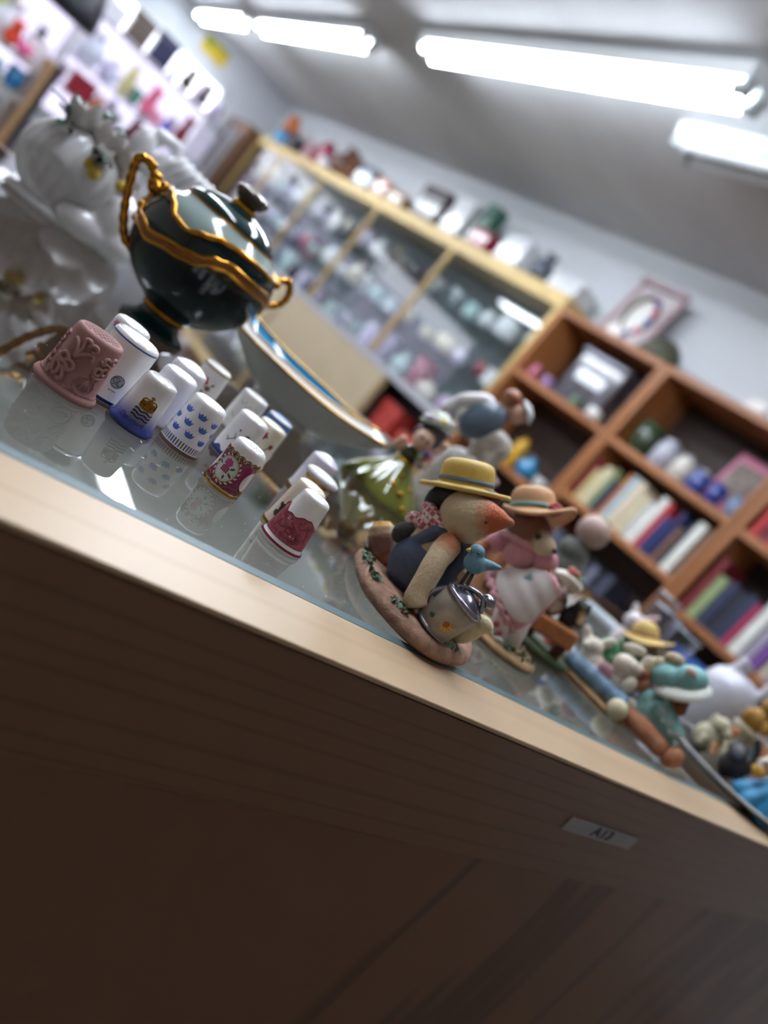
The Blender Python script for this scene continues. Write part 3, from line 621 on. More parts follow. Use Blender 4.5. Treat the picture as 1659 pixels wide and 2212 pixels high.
P2 = [arc(6.5, 14.5, 1.5, 0, 320), arc(9, 15.2, 1.4, 60, 380), [(5, 18.8), (6.5, 17.6), (8, 18.6), (9.5, 17.8)], arc(7.2, 19.4, 1.0, 0, 300), [(5.2, 12.6), (7, 11.6), (9.6, 12.6)], [(10.5, 18.6), (9.8, 16.4), (11, 13.6)], arc(10.5, 20, 1.1, 40, 330)]
t.lines(P2, .75, M_pink, 'flower_relief', .3, 8)
P3 = [arc(5.6, 7.2, 4.0, 0, 360, 28, 3.6)]+[[(5.6, 10.2), (5.6+3*math.sin(a), 7.6-2.6*math.cos(a))] for a in (-.9, -.45, 0, .45, .9)]
t.lines(P3, .38, M_pink, 'cameo_relief', .05, 6)
bd = MB(MM); [bd.ell(t.at(5.6+4.0*math.cos(a), 7.2+3.6*math.sin(a), .2), .42, nu=8, nv=5) for a in [2*PI*i/26 for i in range(26)]]
bd.build('cameo_beads', M_pink, t.t)
P4 = [[(-12.5-i*.2, 6+3*i), (-11.5, 7.5+3*i), (-12.6, 8.4+3*i)] for i in range(5)]+[arc(-11.5-.5*i, 7+3.1*i, 1.0, 0, 300) for i in range(5)]
t.lines(P4, .6, M_pink, 'side_relief', .1, 6)
bd = MB(MM); [bd.ell(t.at(t.r(3.2)*2*PI*i/64, 3.3, .05), .5, nu=8, nv=5) for i in range(64)]
bd.build('rim_beads', M_pink, t.t)
# tall white thimble, blue ring below the top
t = Thimble(.1176, .3165, 'tall white thimble with a blue ring below the dimpled top', 11.4, 10.2, 28.5, M_por, flare=.7, dome=.8)
t.band(26.1, 26.7, M_blue, 'blue_ring', .12); t.band(.2, 1.6, M_dkblue, 'blue_base_ring', .12)
t.decal([disc(3.6, 10.2, 2.8, 16)], mat('#aab4bd', .4), 'emblem', .06)
t.lines([arc(3.6, 10.2, 2.7, 0, 360, 20), arc(2.7, 10.8, 1.2, 0, 300), arc(4.6, 9.9, 1.2, 100, 400), [(2.1, 8.4), (5.1, 12)], [(5.1, 8.4), (2.1, 12)], [(2.0, 5.9), (5.2, 5.9)]], .17, mat('#5a6674', .5), 'emblem_lines', .05)
t = Thimble(.1225, .3435, 'white thimble with a pink sprig, behind the blue-ringed one', 9.6, 8.4, 27.5, M_por)
t.decal([petal(-7, 23.5, 2, 1.2, a) for a in range(0, 360, 60)], mat('#d0709a', .4), 'pink_sprig')
# white to blue thimble
def grad(a, b, z0, z1):
    m = bpy.data.materials.new('glaze_fade'); m.use_nodes = True; N = m.node_tree.nodes; Lk = m.node_tree.links; p = N['Principled BSDF']
    tc = N.new('ShaderNodeTexCoord'); sp = N.new('ShaderNodeSeparateXYZ'); Lk.new(tc.outputs['Object'], sp.inputs[0])
    mr = N.new('ShaderNodeMapRange'); mr.interpolation_type = 'SMOOTHSTEP'; mr.inputs['From Min'].default_value = z0*MM; mr.inputs['From Max'].default_value = z1*MM; Lk.new(sp.outputs['Z'], mr.inputs['Value'])
    Lk.new(mixcol(N, Lk, mr.outputs[0], lin(a), lin(b)), p.inputs['Base Color']); p.inputs['Roughness'].default_value = .14; p.inputs['Coat Weight'].default_value = .7; return m
t = Thimble(.1280, .2966, 'white thimble fading to cobalt blue with gold crown and three wavy lines', 9.9, 7.1, 23.6, grad('#2a3f96', '#e9e7e8', 2.5, 15), flare=1.1, dome=.35, dimples=False, top_m=M_por)
t.band(.1, 2.4, M_dkblue, 'blue_foot', .05)
t.lines([wave(-2.4, 5.4, 9.6-1.45*i, .28, 24, 2) for i in range(3)], .36, mat('#141a2c', .4), 'wavy_lines', .02)
kc = lambda q: [(1.4+(a-.6)*1.65, 13.2+(b_-13.4)*1.45) for a, b_ in q]
t.lines([kc(q) for q in (arc(.6, 12.2, 1.9, 180, 360, 12, .5), arc(.6, 12.7, 1.9, 180, 360, 12, .45), [(-1.3, 12.4), (-1.2, 14.2), (-.6, 14.8), (.3, 14.6)], [(2.5, 12.4), (2.4, 14.2), (1.8, 14.8), (.9, 14.6)], [(-.2, 12.1), (-.3, 13.6), (.4, 14.6)], [(1.4, 12.1), (1.5, 13.6), (.8, 14.6)], [(.6, 14.4), (.6, 16)], [(.1, 15.5), (1.1, 15.5)])], .32, M_goldp, 'gold_crown', .02)
t.decal([kc([(-1.2, 12.2), (-1.1, 13.8), (.6, 14.3), (2.3, 13.8), (2.4, 12.2), (.6, 11.8)])], mat('#8a6424', .4, .6), 'crown_fill', .07)
t.text('Denmark', -.6, 4.4, 3.0, mat('#101a3c', .4), .45)
t = Thimble(.1463, .3262, 'plain white thimble behind the crown-pattern one', 9.8, 8.3, 24.2, M_porw)
t = Thimble(.1605, .3545, 'plain white thimble with a high domed top', 10.4, 9.0, 24, M_porw, dome=2.0)
t = Thimble(.1949, .4025, 'white thimble with a gold ring and a red rose', 9.6, 8.3, 24, M_por, dome=.3, dimples=False)
t.band(21.6, 22.3, M_goldp, 'gold_ring', .1)
M_rose = mat('#b4233e', .4); M_leaf = mat('#4c7a36', .5)
t.decal([petal(-3, 13.5, 3.6, 2.6, a) for a in range(0, 360, 60)]+[petal(1.5, 11, 1.8, 1.4, a) for a in range(0, 360, 60)], M_rose, 'rose'); t.decal([petal(0, 12, 4, 1.5, -20), petal(-1, 9, 4, 1.4, -50), petal(2, 13, 3, 1.3, 40)], M_leaf, 'leaves', .1)
# crown pattern
t = Thimble(.1564, .3078, 'white thimble patterned with small blue crowns over a striped gold rim', 9.6, 8.3, 24.2, M_por, flare=.15, dome=.3, lip=False, pit=.3)
M_cb = mat('#4a6cc0', .4)
def crown(u, z, k=1.0): return [(u+a*k, z+b*k) for a, b in ((-1.2, -.75), (-.5, -1.05), (.5, -1.05), (1.2, -.75), (1.75, .8), (1.0, .2), (.6, 1.05), (0, .35), (-.6, 1.05), (-1.0, .2), (-1.75, .8))]
CR = []
for row, z in enumerate((8.0, 12.8, 17.6)):
    for i in range(9): CR.append(crown((i-4)*7.3+(3.65 if row % 2 else 0)+.8, z+.4*math.sin(i*2), 1.4))
t.decal(CR, M_cb, 'crowns')
nst = 44; cir = 2*PI*9.5
t.decal([[(cir*i/nst-.32, 1.3), (cir*i/nst+.32, 1.3), (cir*i/nst+.32, 4.3), (cir*i/nst-.32, 4.3)] for i in range(-22, 22, 2)], M_cb, 'blue_stripes'); t.decal([[(cir*i/nst-.32, 1.3), (cir*i/nst+.32, 1.3), (cir*i/nst+.32, 4.3), (cir*i/nst-.32, 4.3)] for i in range(-21, 22, 2)], mat('#8a7434', .4, .3), 'gold_stripes')
t.band(.1, .75, mat('#5c3f2a', .35, .3), 'base_ring', .06)
t = Thimble(.2189, .3931, 'white thimble with a faint grey-green leaf wreath', 9.6, 8.4, 24, M_por, dimples=False, dome=.3)
t.decal([petal(-6+1.6*i, 17.2+.5*math.sin(i*1.3), 1.6, .9, 60*(-1)**i) for i in range(9)]+[petal(-6+1.6*i, 8+.6*math.sin(i), 1.8, .9, 50*(-1)**i) for i in range(9)], mat('#a9b5a8', .5), 'wreath')
t = Thimble(.1940, .3356, 'white thimble with a bird on a twig and blue flowers', 9.6, 8.2, 24, M_por)
M_twig = mat('#2c2a3a', .5)
t.lines([[(-5, 8), (-2, 11), (1, 12), (3, 14)], [(-2, 11), (-3, 13.5)], [(1, 12), (2.5, 10.5)], [(-4.4, 8.4), (-6, 10)]], .22, M_twig, 'twig', .02)
t.decal([[(.5, 13.6), (2.2, 15.6), (3.6, 15.8), (4, 14.6), (2.6, 13.2)], petal(-1.6, 15, 1.6, .8, 120), petal(0, 10.6, 1.6, .8, -60)], mat('#33504c', .4), 'bird'); t.decal([petal(6, 12.6, 1.9, 1.5, a) for a in range(0, 360, 60)]+[petal(7, 9, 1.6, 1.2, a) for a in range(0, 360, 60)], mat('#3f68b8', .4), 'blue_flowers')
t.band(0.2, 2.6, M_dkblue, 'blue_scallop', .1, top=lambda a: 3.0+.9*math.cos(9*a))
t = Thimble(.2129, .3488, 'cream thimble with red flowers on a green vine', 9.2, 8.0, 24, mat('#e2d9c4', .2, coat=.5), dimples=False, dome=.5)
t.decal([petal(-1, 17.5, 2.4, 1.6, a) for a in range(0, 360, 72)]+[petal(6, 14, 1.8, 1.2, a) for a in range(0, 360, 72)], mat('#8e1f2a', .4), 'red_flowers'); t.lines([[(-2, 16), (-1, 11), (1.5, 6), (5, 3)], [(1, 7), (5, 13)]], .35, M_leaf, 'vine', .03)
t = Thimble(.2330, .3805, 'thimble with a bright blue cap standing behind the cream one', 9.2, 8.0, 23.6, mat('#d8d4cc', .25), dimples=False, dome=.5, top_m=mat('#4673b4', .4))
t.band(18.6, 22.4, mat('#4673b4', .4), 'blue_cap', .12)
# magenta floral
t = Thimble(.1722, .2850, 'magenta and white floral thimble with gold scallops', 9.0, 7.6, 22.8, M_por, flare=.2, dome=.8, lip=False, pit=.3)
M_mag = mat('#8c1f56', .25, coat=.5)
t.band(1.6, 17.2, M_mag, 'magenta_ground', .08, top=lambda a: 16.6+.8*math.cos(14*a)); t.band(.05, 1.3, M_goldbright, 'gold_base', .12)
t.decal([disc(-2.8, 9.6, 5.0, 24, 5.8), disc(9.6, 9.2, 3.6, 20, 4.8), disc(-13.5, 9.4, 4.4, 20, 5.4)], M_por, 'white_medallions', .16)
M_gl = mat('#8e6a34', .35, .5)
t.lines([arc(-2.8, 9.6, 5.1, 0, 360, 40, 5.9), arc(9.6, 9.2, 3.7, 0, 360, 30, 4.9)]+[arc(u, 16.8, 1.5, 0, 360, 14, 1.2) for u in [i*3.3-13.2 for i in range(9)]]+[arc(u, 17.0, .7, 0, 360, 10) for u in [i*3.3-13.2 for i in range(9)]]+[arc(u, 3.0, 1.3, 0, 360, 12, 1.0) for u in [i*3.1-12.4 for i in range(9)]], .17, M_gl, 'gold_scrolls', .14, 5)
t.decal([petal(-2.8+5.2*math.cos(a), 9.6+6*math.sin(a), 1.9, .9, math.degrees(a)+q) for a in [2*PI*i/18 for i in range(18)] for q in (60, 240)], mat('#e7ded2', .3), 'leaf_border', .2)
t.lines([petal(-2.8+5.2*math.cos(a), 9.6+6*math.sin(a), 1.9, .9, math.degrees(a)+q) for a in [2*PI*i/18 for i in range(18)] for q in (60, 240)], .07, M_gl, 'leaf_outline', .2, 4)
t.decal([petal(-3.4, 12.2, 2.1, 1.7, a) for a in range(0, 360, 51)], mat('#c94b94', .4), 'pink_peony', .22); t.decal([disc(-4.6+.9*(i % 4), 8.2+.9*(i//4), .45, 8) for i in range(12)], mat('#a01f3c', .4), 'red_berries', .24); t.decal([petal(-1.4, 10, 2.6, 1.0, 40), petal(-1.2, 8.6, 2.8, 1.0, -30), petal(-5.8, 10, 2, .8, 150), petal(-2, 7, 2.2, .9, -80)], mat('#3e6a3e', .5), 'green_leaves', .22)
t = Thimble(.2534, .3496, 'plain pale lilac thimble with a gold base ring and smooth round top', 9.6, 8.6, 24, mat('#d9d4e2', .2, coat=.5), dome=2.4, dimples=False)
t.band(.1, 1.6, M_goldp, 'gold_base', .1)
t = Thimble(.2364, .3193, 'white thimble with an overhanging dimpled cap and gold band', 9.0, 7.8, 20.0, M_porw, dome=.3)
MB(MM).lathe([(7.8, 18.6), (9.6, 18.9), (10.0, 19.8), (9.7, 21.0), (8, 22.0), (4, 22.5), (.2, 22.6)], 48).build('cap', mat('#dcdbe0', .35, bump=.5, bs=900), t.t)
t.band(16.6, 18.2, M_goldp, 'gold_band', .1)
t = Thimble(.2016, .2728, 'cream thimble with a dark green figure and gold rim, behind the red scene', 9.3, 7.4, 24.8, mat('#dccdb9', .25, coat=.4), dome=.9)
t.band(.1, 1.5, M_goldp, 'gold_rim', .1)
t.decal([disc(-4.2, 9.6, 2.2, 9, 2.6), disc(-5.2, 6.5, 2.4, 9, 1.6), disc(-3.4, 13, 1.3, 8, 1.5), disc(-6.4, 11, 1.0, 7)], mat('#3c463c', .5, vary=.3, vs=900), 'green_figure'); t.decal([disc(-3.2, 14.8, .7, 8), disc(-4.0, 8.6, .8, 7)], mat('#8a6a48', .5), 'figure_face', .14)
# red scenic
t = Thimble(.1934, .2546, 'white thimble printed with a red mountain village and bridge scene', 10.4, 6.8, 26.2, M_por, flare=.9, dome=.5, pit=.3)
M_red = mat('#a04456', .35, coat=.4, vary=.5, vs=420); M_redd = mat('#7a1c34', .35)
ridge = lambda a: 15.6+.9*math.sin(3.2*a+.6)+1.7*max(0, 1-abs(a-.55)/.28)+2.2*max(0, 1-abs(a+1.15)/.4)+.5*math.sin(9*a)
t.band(3.9, 15, M_red, 'red_scene', .07, top=ridge); t.band(1.5, 2.5, M_redd, 'red_ring', .1)
LN = [[(math.radians(d)*8.6, ridge(math.radians(d))) for d in range(-100, 101, 5)]]
LN += [[(-5.5, 12.2), (-4.6, 13.6), (-3.6, 13.2), (-3.0, 14.4), (-2.2, 12.9), (-1.2, 12.3), (0, 11.6), (1.4, 11.0)], [(1.2, 12.8), (3.0, 12.2), (5.2, 14.6), (6.6, 12.4)], [(-7.6, 8.8), (-4.6, 8.4), (-2.0, 9.6), (1.4, 9.0), (5.8, 9.6)], [(-2.0, 9.6), (-1.6, 7.8)], [(0.4, 9.2), (.6, 7.0)], [(2.2, 9.2), (2.4, 7.2)], [(3.6, 9.4), (3.6, 7.4)], [(-1.8, 8.0), (.5, 8.0), (2.3, 8.2), (5.6, 8.2)], [(-6.4, 7.2), (-5.6, 5.6)], [(-5.4, 7.2), (-4.6, 5.2)], [(-7.6, 10), (-7.0, 8.2), (-7.8, 6.6)], [(-6.8, 10.6), (-6.2, 9.4)], [(-3, 6.6), (-1, 5.6), (2, 6.2), (5, 5.4)]]
t.lines(LN, .2, M_redd, 'scene_lines', .06, 5)
t.decal([disc(3.4, 5.8, 1.6, 8, .9), disc(5.2, 6.6, 1.3, 8, .8), disc(-6.6, 13.6, 1.4, 8, 1.2), disc(0, 10.2, 2.4, 8, .7), disc(4.6, 8.0, 1.6, 4, .7)], mat('#8a2a40', .4, vary=.3, vs=900), 'dark_bushes', .11); t.decal([[(-4.6, 12.6), (-3.4, 12.4), (-3.0, 13.8), (-3.8, 14.2), (-4.4, 13.8)], [(-2.6, 12.6), (-1.4, 12.2), (-1.6, 13.0), (-2.4, 13.4)], [(.7, 7.2), (2.2, 7.3), (2.2, 7.9), (.7, 7.8)], [(2.6, 7.5), (3.5, 7.6), (3.5, 8.0), (2.6, 8.0)]], mat('#d3a8ae', .4), 'pale_houses', .12)

# ------------------------------------------------------------------ teal and gold urn
M_teal = mat('#04171b', .1, coat=0.0, vary=.6, vs=55); M_tealp = mat('#0a2a2d', .08, coat=.3); M_celadon = mat('#8c9c9a', .12, coat=.4); M_au = mat('#b57f2c', .2, 1.0, bump=.25, bs=500)
ux, uy = .1936, .5145
u = thing('lidded_urn', 'dark teal lidded porcelain urn with gold handles and scalloped gold bands', 'urn', (ux, uy, G), -20.6)
MB(MM).lathe([(20, 0), (23, .5), (23.6, 2), (22, 4), (17, 7), (14.5, 11), (14.2, 13)], 56).build('foot', M_tealp, u)
MB(MM).lathe([(14, 12.6), (15.6, 13), (16.2, 14.4), (15.6, 15.8), (14, 16.2)], 56).build('neck_ring', M_au, u)
prof = [(15, 15), (20, 18), (27, 22), (34, 27), (40, 33), (45, 41), (47.6, 50), (48.6, 58), (48.2, 66), (46.4, 72), (43.4, 77), (39.4, 81), (35.6, 84), (33, 86.5)]
def ur(z):
    for (a, p), (b_, q) in zip(prof, prof[1:]):
        if z <= q: return a+(b_-a)*(z-p)/(q-p)
    return prof[-1][0]
hi = [(-90, 80), (-62, 78.5), (-48, 75), (-35, 69), (-22, 67.5), (-10, 72), (2, 76.5), (20, 78), (45, 78), (70, 76), (90, 80)]
lo = [(-90, 58), (-60, 55), (-47, 52), (-20, 56), (-5, 59), (6, 65), (18, 68), (40, 67), (62, 67), (90, 58)]
def wv(tab, a):
    d = math.degrees(a); d = (d+180) % 360-180
    if d > 90: d -= 180
    elif d < -90: d += 180
    return lerp(tab, d)
def us(a, z, off=0): r = ur(z)+off; return (r*math.sin(a), -r*math.cos(a), z)
MB(MM).grid(lambda p, q: us(2*PI*p, 15+(wv(hi, 2*PI*p)-15)*q), 96, 34, True).build('bowl', M_teal, u, rec=False)
MB(MM).grid(lambda p, q: us(2*PI*p, wv(hi, 2*PI*p)-.3+(86.5-wv(hi, 2*PI*p)+.3)*q, -.15), 96, 10, True).build('shoulder', M_celadon, u, rec=False)
MB(MM).tube([us(a, wv(hi, a), .2) for a in [2*PI*i/120 for i in range(120)]], 1.9, 10, True).build('upper_gold_band', M_au, u)
MB(MM).tube([us(a, wv(lo, a)+.8, .2) for a in [2*PI*i/120 for i in range(120)]], 1.5, 10, True).tube([us(a, wv(lo, a)-4.6, .1) for a in [2*PI*i/120 for i in range(120)]], 1.2, 10, True).build('lower_gold_band', M_au, u)
MB(MM).grid(lambda p, q: us(2*PI*p, wv(lo, 2*PI*p)+.6-5.2*q, .35), 120, 6, True).build('bronze_band', mat('#8a5a34', .3, .7, bump=.3, bs=500), u, rec=False)
MB(MM).lathe([(31.5, 85.6), (33.6, 86), (33.8, 87), (32, 87.6)], 56).build('lid_gold_rim', M_au, u)
MB(MM).lathe([(30, 86), (33.4, 87), (33, 89), (29, 92.6), (22, 96), (13, 98.6), (7, 99.6)], 56).build('lid', M_tealp, u)
kn = MB(MM).lathe([(8.2, 98.6), (9, 99.4), (9, 101.4), (8, 102.4), (6, 103)], 32).build('knob_collar', mat('#c79a35', .2, 1.0), u)
MB(MM).lathe([(5.6, 102.6), (7, 103.2), (9.8, 105.2), (12, 108.4), (12.4, 110), (11.2, 111.6), (7, 113), (1, 113.6)], 32).build('knob', mat('#5b4c40', .15, .3, coat=.6), u)
hl = smoothpath([(-36, -2, 34), (-44, -2, 36), (-50, -2, 42), (-56, -2, 52), (-60.5, -2, 62), (-65, -2, 74), (-66, -2, 81), (-62, -2, 83.5), (-57, -2, 82), (-52, -2, 78), (-50, -2, 73), (-46, -2, 74.5), (-42, -2, 77.5), (-38, -2, 77)], 5)
MB(MM).tube(hl, [2.5+.8*math.sin(i*.9)**2+(.9 if i > 45 else 0) for i in range(len(hl))], 12).ell((-64, -2, 83), (2.8, 2.4, 2.6)).ell((-57, -2, 84), (3, 2.2, 2)).ell((-51, -2, 80), (2.8, 2.4, 2.6)).ell((-45, -2, 78.5), (2.8, 2.4, 2.4)).build('handle', M_au, u, remesh=.55, smooth_it=3)
MB(MM).tube(smoothpath([(-48, -2, 70), (-47, -4, 62), (-46.5, -6, 55), (-48, -4, 50)], 5), 2.4, 10).ell((-48.5, -7, 60), 3.2).ell((-46.5, -10, 57), 3).ell((-49, -2, 63), 2.6).build('handle_scroll', M_au, u, remesh=.6, smooth_it=3)
hr = smoothpath([(44, 6, 77), (50, 10, 82), (55, 12, 80.5), (57.5, 12, 74), (56, 11, 67), (51, 8, 62), (46, 6, 60)], 5)
MB(MM).tube(hr, [2.2+.6*math.sin(i*.9)**2 for i in range(len(hr))], 12).ell((46, 3, 76), 3).ell((52, 9, 83), 2.4).build('handle', M_au, u, remesh=.6, smooth_it=3)

# ------------------------------------------------------------------ boat-shaped dish
bt = thing('boat_dish', 'long white boat-shaped dish with blue inside and gold rims', 'dish', (.318, .530, G), -64)
def bo(a, k):
    c, s_ = math.cos(a), math.sin(a); return (92*k*math.copysign(abs(c)**1.0, c), 43*k*s_*(1-.28*abs(c)**3), 0)
def bz(a): return 7*abs(math.cos(a))**4
outp = [(.3, 0), (.34, 1.5), (.33, 5), (.55, 10), (.8, 21), (.95, 29), (1, 33)]
def bp(a, k, z): x, y, _ = bo(a, k); return (x, y, z+bz(a)*(z/36)**2)
b = MB(MM); b.grid(lambda p, q: bp(2*PI*p, lerp([(i/(len(outp)-1), v[0]) for i, v in enumerate(outp)], q), lerp([(i/(len(outp)-1), v[1]) for i, v in enumerate(outp)], q)), 72, 20, True)
b.add([bp(2*PI*i/72, .3, 0) for i in range(72)], [tuple(range(72))]); b.build('dish_body', mat('#a9a8a3', .2, coat=.3), bt)
MB(MM).grid(lambda p, q: bp(2*PI*p, 1-.13*q, 33+3.5*q), 72, 4, True).build('white_lip', mat('#eef2f4', .12, coat=.7), bt)
MB(MM).grid(lambda p, q: bp(2*PI*p, .87-.86*q, 36.5-26*q**.6), 72, 14, True).build('blue_inside', mat('#2f93c4', .12, coat=.7), bt)
for k, z, n, r in ((1.0, 33, 'gold_rim', 1.3), (.87, 36.6, 'inner_gold_line', 1.1)):
    MB(MM).tube([bp(2*PI*i/96, k, z) for i in range(96)], r, 8, True).build(n, mat('#bd9244', .25, .8), bt)

# ------------------------------------------------------------------ porcelain shell with flowers
M_bisq = mat('#d3d2d6', .22, coat=.4); M_pg = mat('#24463a', .35, coat=.3); M_petal = mat('#e4dfde', .35); M_yel = mat('#c2a63e', .5)
sh = thing('porcelain_shell', 'large white porcelain conch shell topped with white flowers and green leaves', 'ornament', (.132, .69, G), -10.8)
def shellpt(p, q):   # ribbed rounded shell
    a = 2*PI*p; e = PI*(q-.5); k = max(.02, math.cos(e)); rib = 1+.03*math.cos(22*a)*k
    x = 41*k*rib*math.cos(a); y = 32*k*rib*math.sin(a)
    X, Z_ = 5+x+4*math.sin(e), 37+36*math.sin(e)-3*math.cos(a)*k
    if y < 0:                                     # hollow mouth pressed into the front
        d = ((X-2+.25*(Z_-24))/32)**2+((Z_-24+.22*(X-2))/15)**2
        y += 15*max(0, 1-d)**1.2
    return (X, y, Z_)
MB(MM).grid(shellpt, 176, 60, True).build('shell_body', M_bisq, sh)
MB(MM).ell((44, -6, 26), (24, 22, 27)).ell((56, -12, 14), (18, 16, 14)).ell((30, -20, 12), (22, 12, 12)).build('shell_folds', M_bisq, sh, remesh=1.8)
MB(MM).layers([(40*math.cos(2*PI*i/32)+5, 27*math.sin(2*PI*i/32)) for i in range(32)], [(.8, 0), (.88, 2), (.84, 5), (.6, 9)]).build('base', M_bisq, sh)
def flower3(parent, c, R, m, n=6, layers=2, name='flower', core=M_yel, face=(0, -35, 0)):
    Mf = Matrix.Translation(c) @ Euler([math.radians(-a) for a in face]).to_matrix().to_4x4(); b = MB(MM)
    for l in range(layers):
        for i in range(n):
            a = 2*PI*(i+l*.5)/n; L = R*(1-.28*l)
            def fn(p, q): 
                w = math.sin(PI*min(1, q*.92+.06))*.42*L*(p-.5)*2; d = L*q
                return Mf @ Vector((math.cos(a)*d-math.sin(a)*w, math.sin(a)*d+math.cos(a)*w, (.15+.35*l)*d+.5*d*d/L+abs(p-.5)*.25*L*q))
            b.grid(fn, 5, 6)
    o = b.build(name, m, parent); MB(MM).ell(Mf @ Vector((0, 0, R*.2)), R*.18, nu=10, nv=6).build('flower_centre', core, o); return o
def leaf3(b, c, L, w, az, el):
    M_ = Matrix.Translation(c) @ Euler((0, -math.radians(el), math.radians(az))).to_matrix().to_4x4()
    b.grid(lambda p, q: M_ @ Vector((L*q, w*math.sin(PI*q)*(p-.5)*2, .25*L*math.sin(PI*q)+abs(p-.5)*w*.5)), 5, 8)
for c, R_, fc in (((-6, -14, 69), 19, (25, 25, 0)), ((12, -18, 68), 16, (35, 0, 0)), ((28, -14, 66), 15, (30, -15, 0)), ((14, -26, 58), 11, (50, 0, 0)), ((38, -18, 56), 11, (40, -25, 0))):
    flower3(sh, c, R_, M_petal, face=fc)
for c, L, w, az, el in (((-14, -14, 66), 24, 7, 140, 55), ((-18, -16, 62), 24, 7, 200, 35), ((2, -8, 72), 24, 6, 60, 62), ((16, -8, 70), 22, 6, 80, 65), ((8, -26, 58), 20, 7, -60, 5), ((36, -14, 64), 18, 5, -20, 30), ((24, -24, 58), 18, 6, 230, -10), ((-10, -20, 58), 20, 6, 230, 0)):
    lb = MB(MM); leaf3(lb, c, L, w, az, el); lb.build('leaf', M_pg, sh)
for c, r_ in (((16, -32, 50), 4.8), ((10, -31, 53), 3.6), ((36, -27, 54), 4)): MB(MM).ell(c, (r_, r_, r_*1.2)).build('bud', M_yel, sh)
# second porcelain piece behind
dv = thing('porcelain_swan', 'white porcelain swan-like ornament with folded wings behind the conch shell', 'ornament', (.215, .80, G), -15)
b = MB(MM); b.ell((0, 0, 42), (32, 26, 36)).ell((24, 0, 84), (26, 14, 18), (0, 25, 0)).ell((-20, -4, 86), (14, 12, 20), (0, -15, 0)).ell((8, -14, 78), (22, 8, 22), (0, 20, 0)).tube([(-24, 0, 92), (-14, -2, 106), (2, -2, 108), (10, -2, 98)], [9, 8, 7, 5]).ell((0, 0, 5), (30, 24, 6))
b.build('swan_body', M_bisq, dv, remesh=2.2)
for i in range(5):
    MB(MM).tube(smoothpath([(-6+8*i, -16, 70-2*i), (6+9*i, -20, 92+i), (16+8*i, -12, 104-2*i)], 5), [3]+[4.2]*9+[2], 8).build('wing_feather', M_bisq, dv)
# ------------------------------------------------------------------ resin and porcelain figurines
def hat(parent, c, ang, rb, rc, hc, m, band_m, droop=0.0, wav=0.0, off=(0, 0), name='hat', dome=.42, roll=0):
    M_ = tiltM(c, ang) @ Matrix.Rotation(math.radians(roll), 4, 'X')
    def fn(p, q):
        a = 2*PI*p
        if q < .45: r = rb-(rb-rc)*q/.45; z = (droop*(r-rc)/(rb-rc)*-1)+wav*math.cos(2*a+.2)*((r-rc)/(rb-rc))**2
        else:
            k = (q-.45)/.55*PI/2; r = max(.05, rc*math.cos(k)**dome); z = hc*math.sin(k)**dome
        s_ = 1 if q < .45 else 1
        o = (0 if q < .2 else min(1, (q-.2)/.25))
        return M_ @ Vector((r*math.cos(a)*s_+off[0]*o, r*math.sin(a)+off[1]*o, z))
    b = MB(MM).grid(fn, 48, 36, True); b.grid(lambda p, q: M_ @ Vector(((rb*(1-q*.98))*math.cos(2*PI*p), (rb*(1-q*.98))*math.sin(2*PI*p), -1.8*min(1, q*5)+wav*math.cos(4*PI*p+.2)*(1-q)**2-droop*(1-q))), 48, 8, True)
    b.tube([M_ @ Vector((rb*math.cos(2*PI*i/48), rb*math.sin(2*PI*i/48), -droop-.3+wav*math.cos(4*PI*i/48+.2))) for i in range(48)], 1.25, 8, True)
    h = b.build(name, m, parent)
    MB(MM).lathe([(rc*1.0, 1.0), (rc*1.05, 1.4), (rc*1.02, hc*.26), (rc*.93, hc*.26)], 40, M=M_ @ Matrix.Translation((off[0], off[1], 0))).build('ribbon', band_m, h)
    return h
def eye(parent, c, r, m=None): return MB(MM).ell(c, r, nu=10, nv=8).build('eye', m or mat('#0a0a0c', .1, coat=1), parent)
def slab(parent, outline, lv, m, name='base'):
    o = []
    n = len(outline)
    for i in range(n):
        p0, p1, p2, p3 = [outline[(i+k-1) % n] for k in range(4)]
        for k in range(4):
            t = k/4; o.append(tuple(.5*((2*p1[d])+(p2[d]-p0[d])*t+(2*p0[d]-5*p1[d]+4*p2[d]-p3[d])*t*t+(3*p1[d]-p0[d]-3*p2[d]+p3[d])*t**3) for d in (0, 1)))
    return MB(MM).layers(o, lv).build(name, m, parent)
def moss(parent, spots_, m, n=9, R_=3.0, seed=1, z=8):
    R = random.Random(seed); b = MB(MM)
    for cx, cy in spots_:
        for i in range(n):
            leaf3(b, (cx+R.uniform(-R_, R_), cy+R.uniform(-R_, R_), z), R.uniform(2.8, 4.6), R.uniform(.8, 1.3), R.uniform(0, 360), R.uniform(20, 70))
    o = b.build('moss_leaves', m, parent); o['kind'] = 'stuff'; return o
M_rock = mat('#94705c', .75, vary=.3, vs=220, bump=.8, bs=450); M_moss = mat('#657c66', .7, vary=.3, vs=400); M_navy = mat('#465069', .6, vary=.15, vs=300, bump=.2, bs=900)
M_straw = mat('#cbaa55', .6, bump=.25, bs=700); M_ribbon = mat('#566472', .6); M_cream = mat('#cfc3a8', .55)
def checker(a, b, s):
    m = bpy.data.materials.new('gingham'); m.use_nodes = True; N = m.node_tree.nodes; Lk = m.node_tree.links; p = N['Principled BSDF']
    tc = N.new('ShaderNodeTexCoord'); ck = N.new('ShaderNodeTexChecker'); ck.inputs['Scale'].default_value = s; ck.inputs[1].default_value = lin(a); ck.inputs[2].default_value = lin(b)
    Lk.new(tc.outputs['Object'], ck.inputs['Vector']); Lk.new(ck.outputs['Color'], p.inputs['Base Color']); p.inputs['Roughness'].default_value = .6; return m
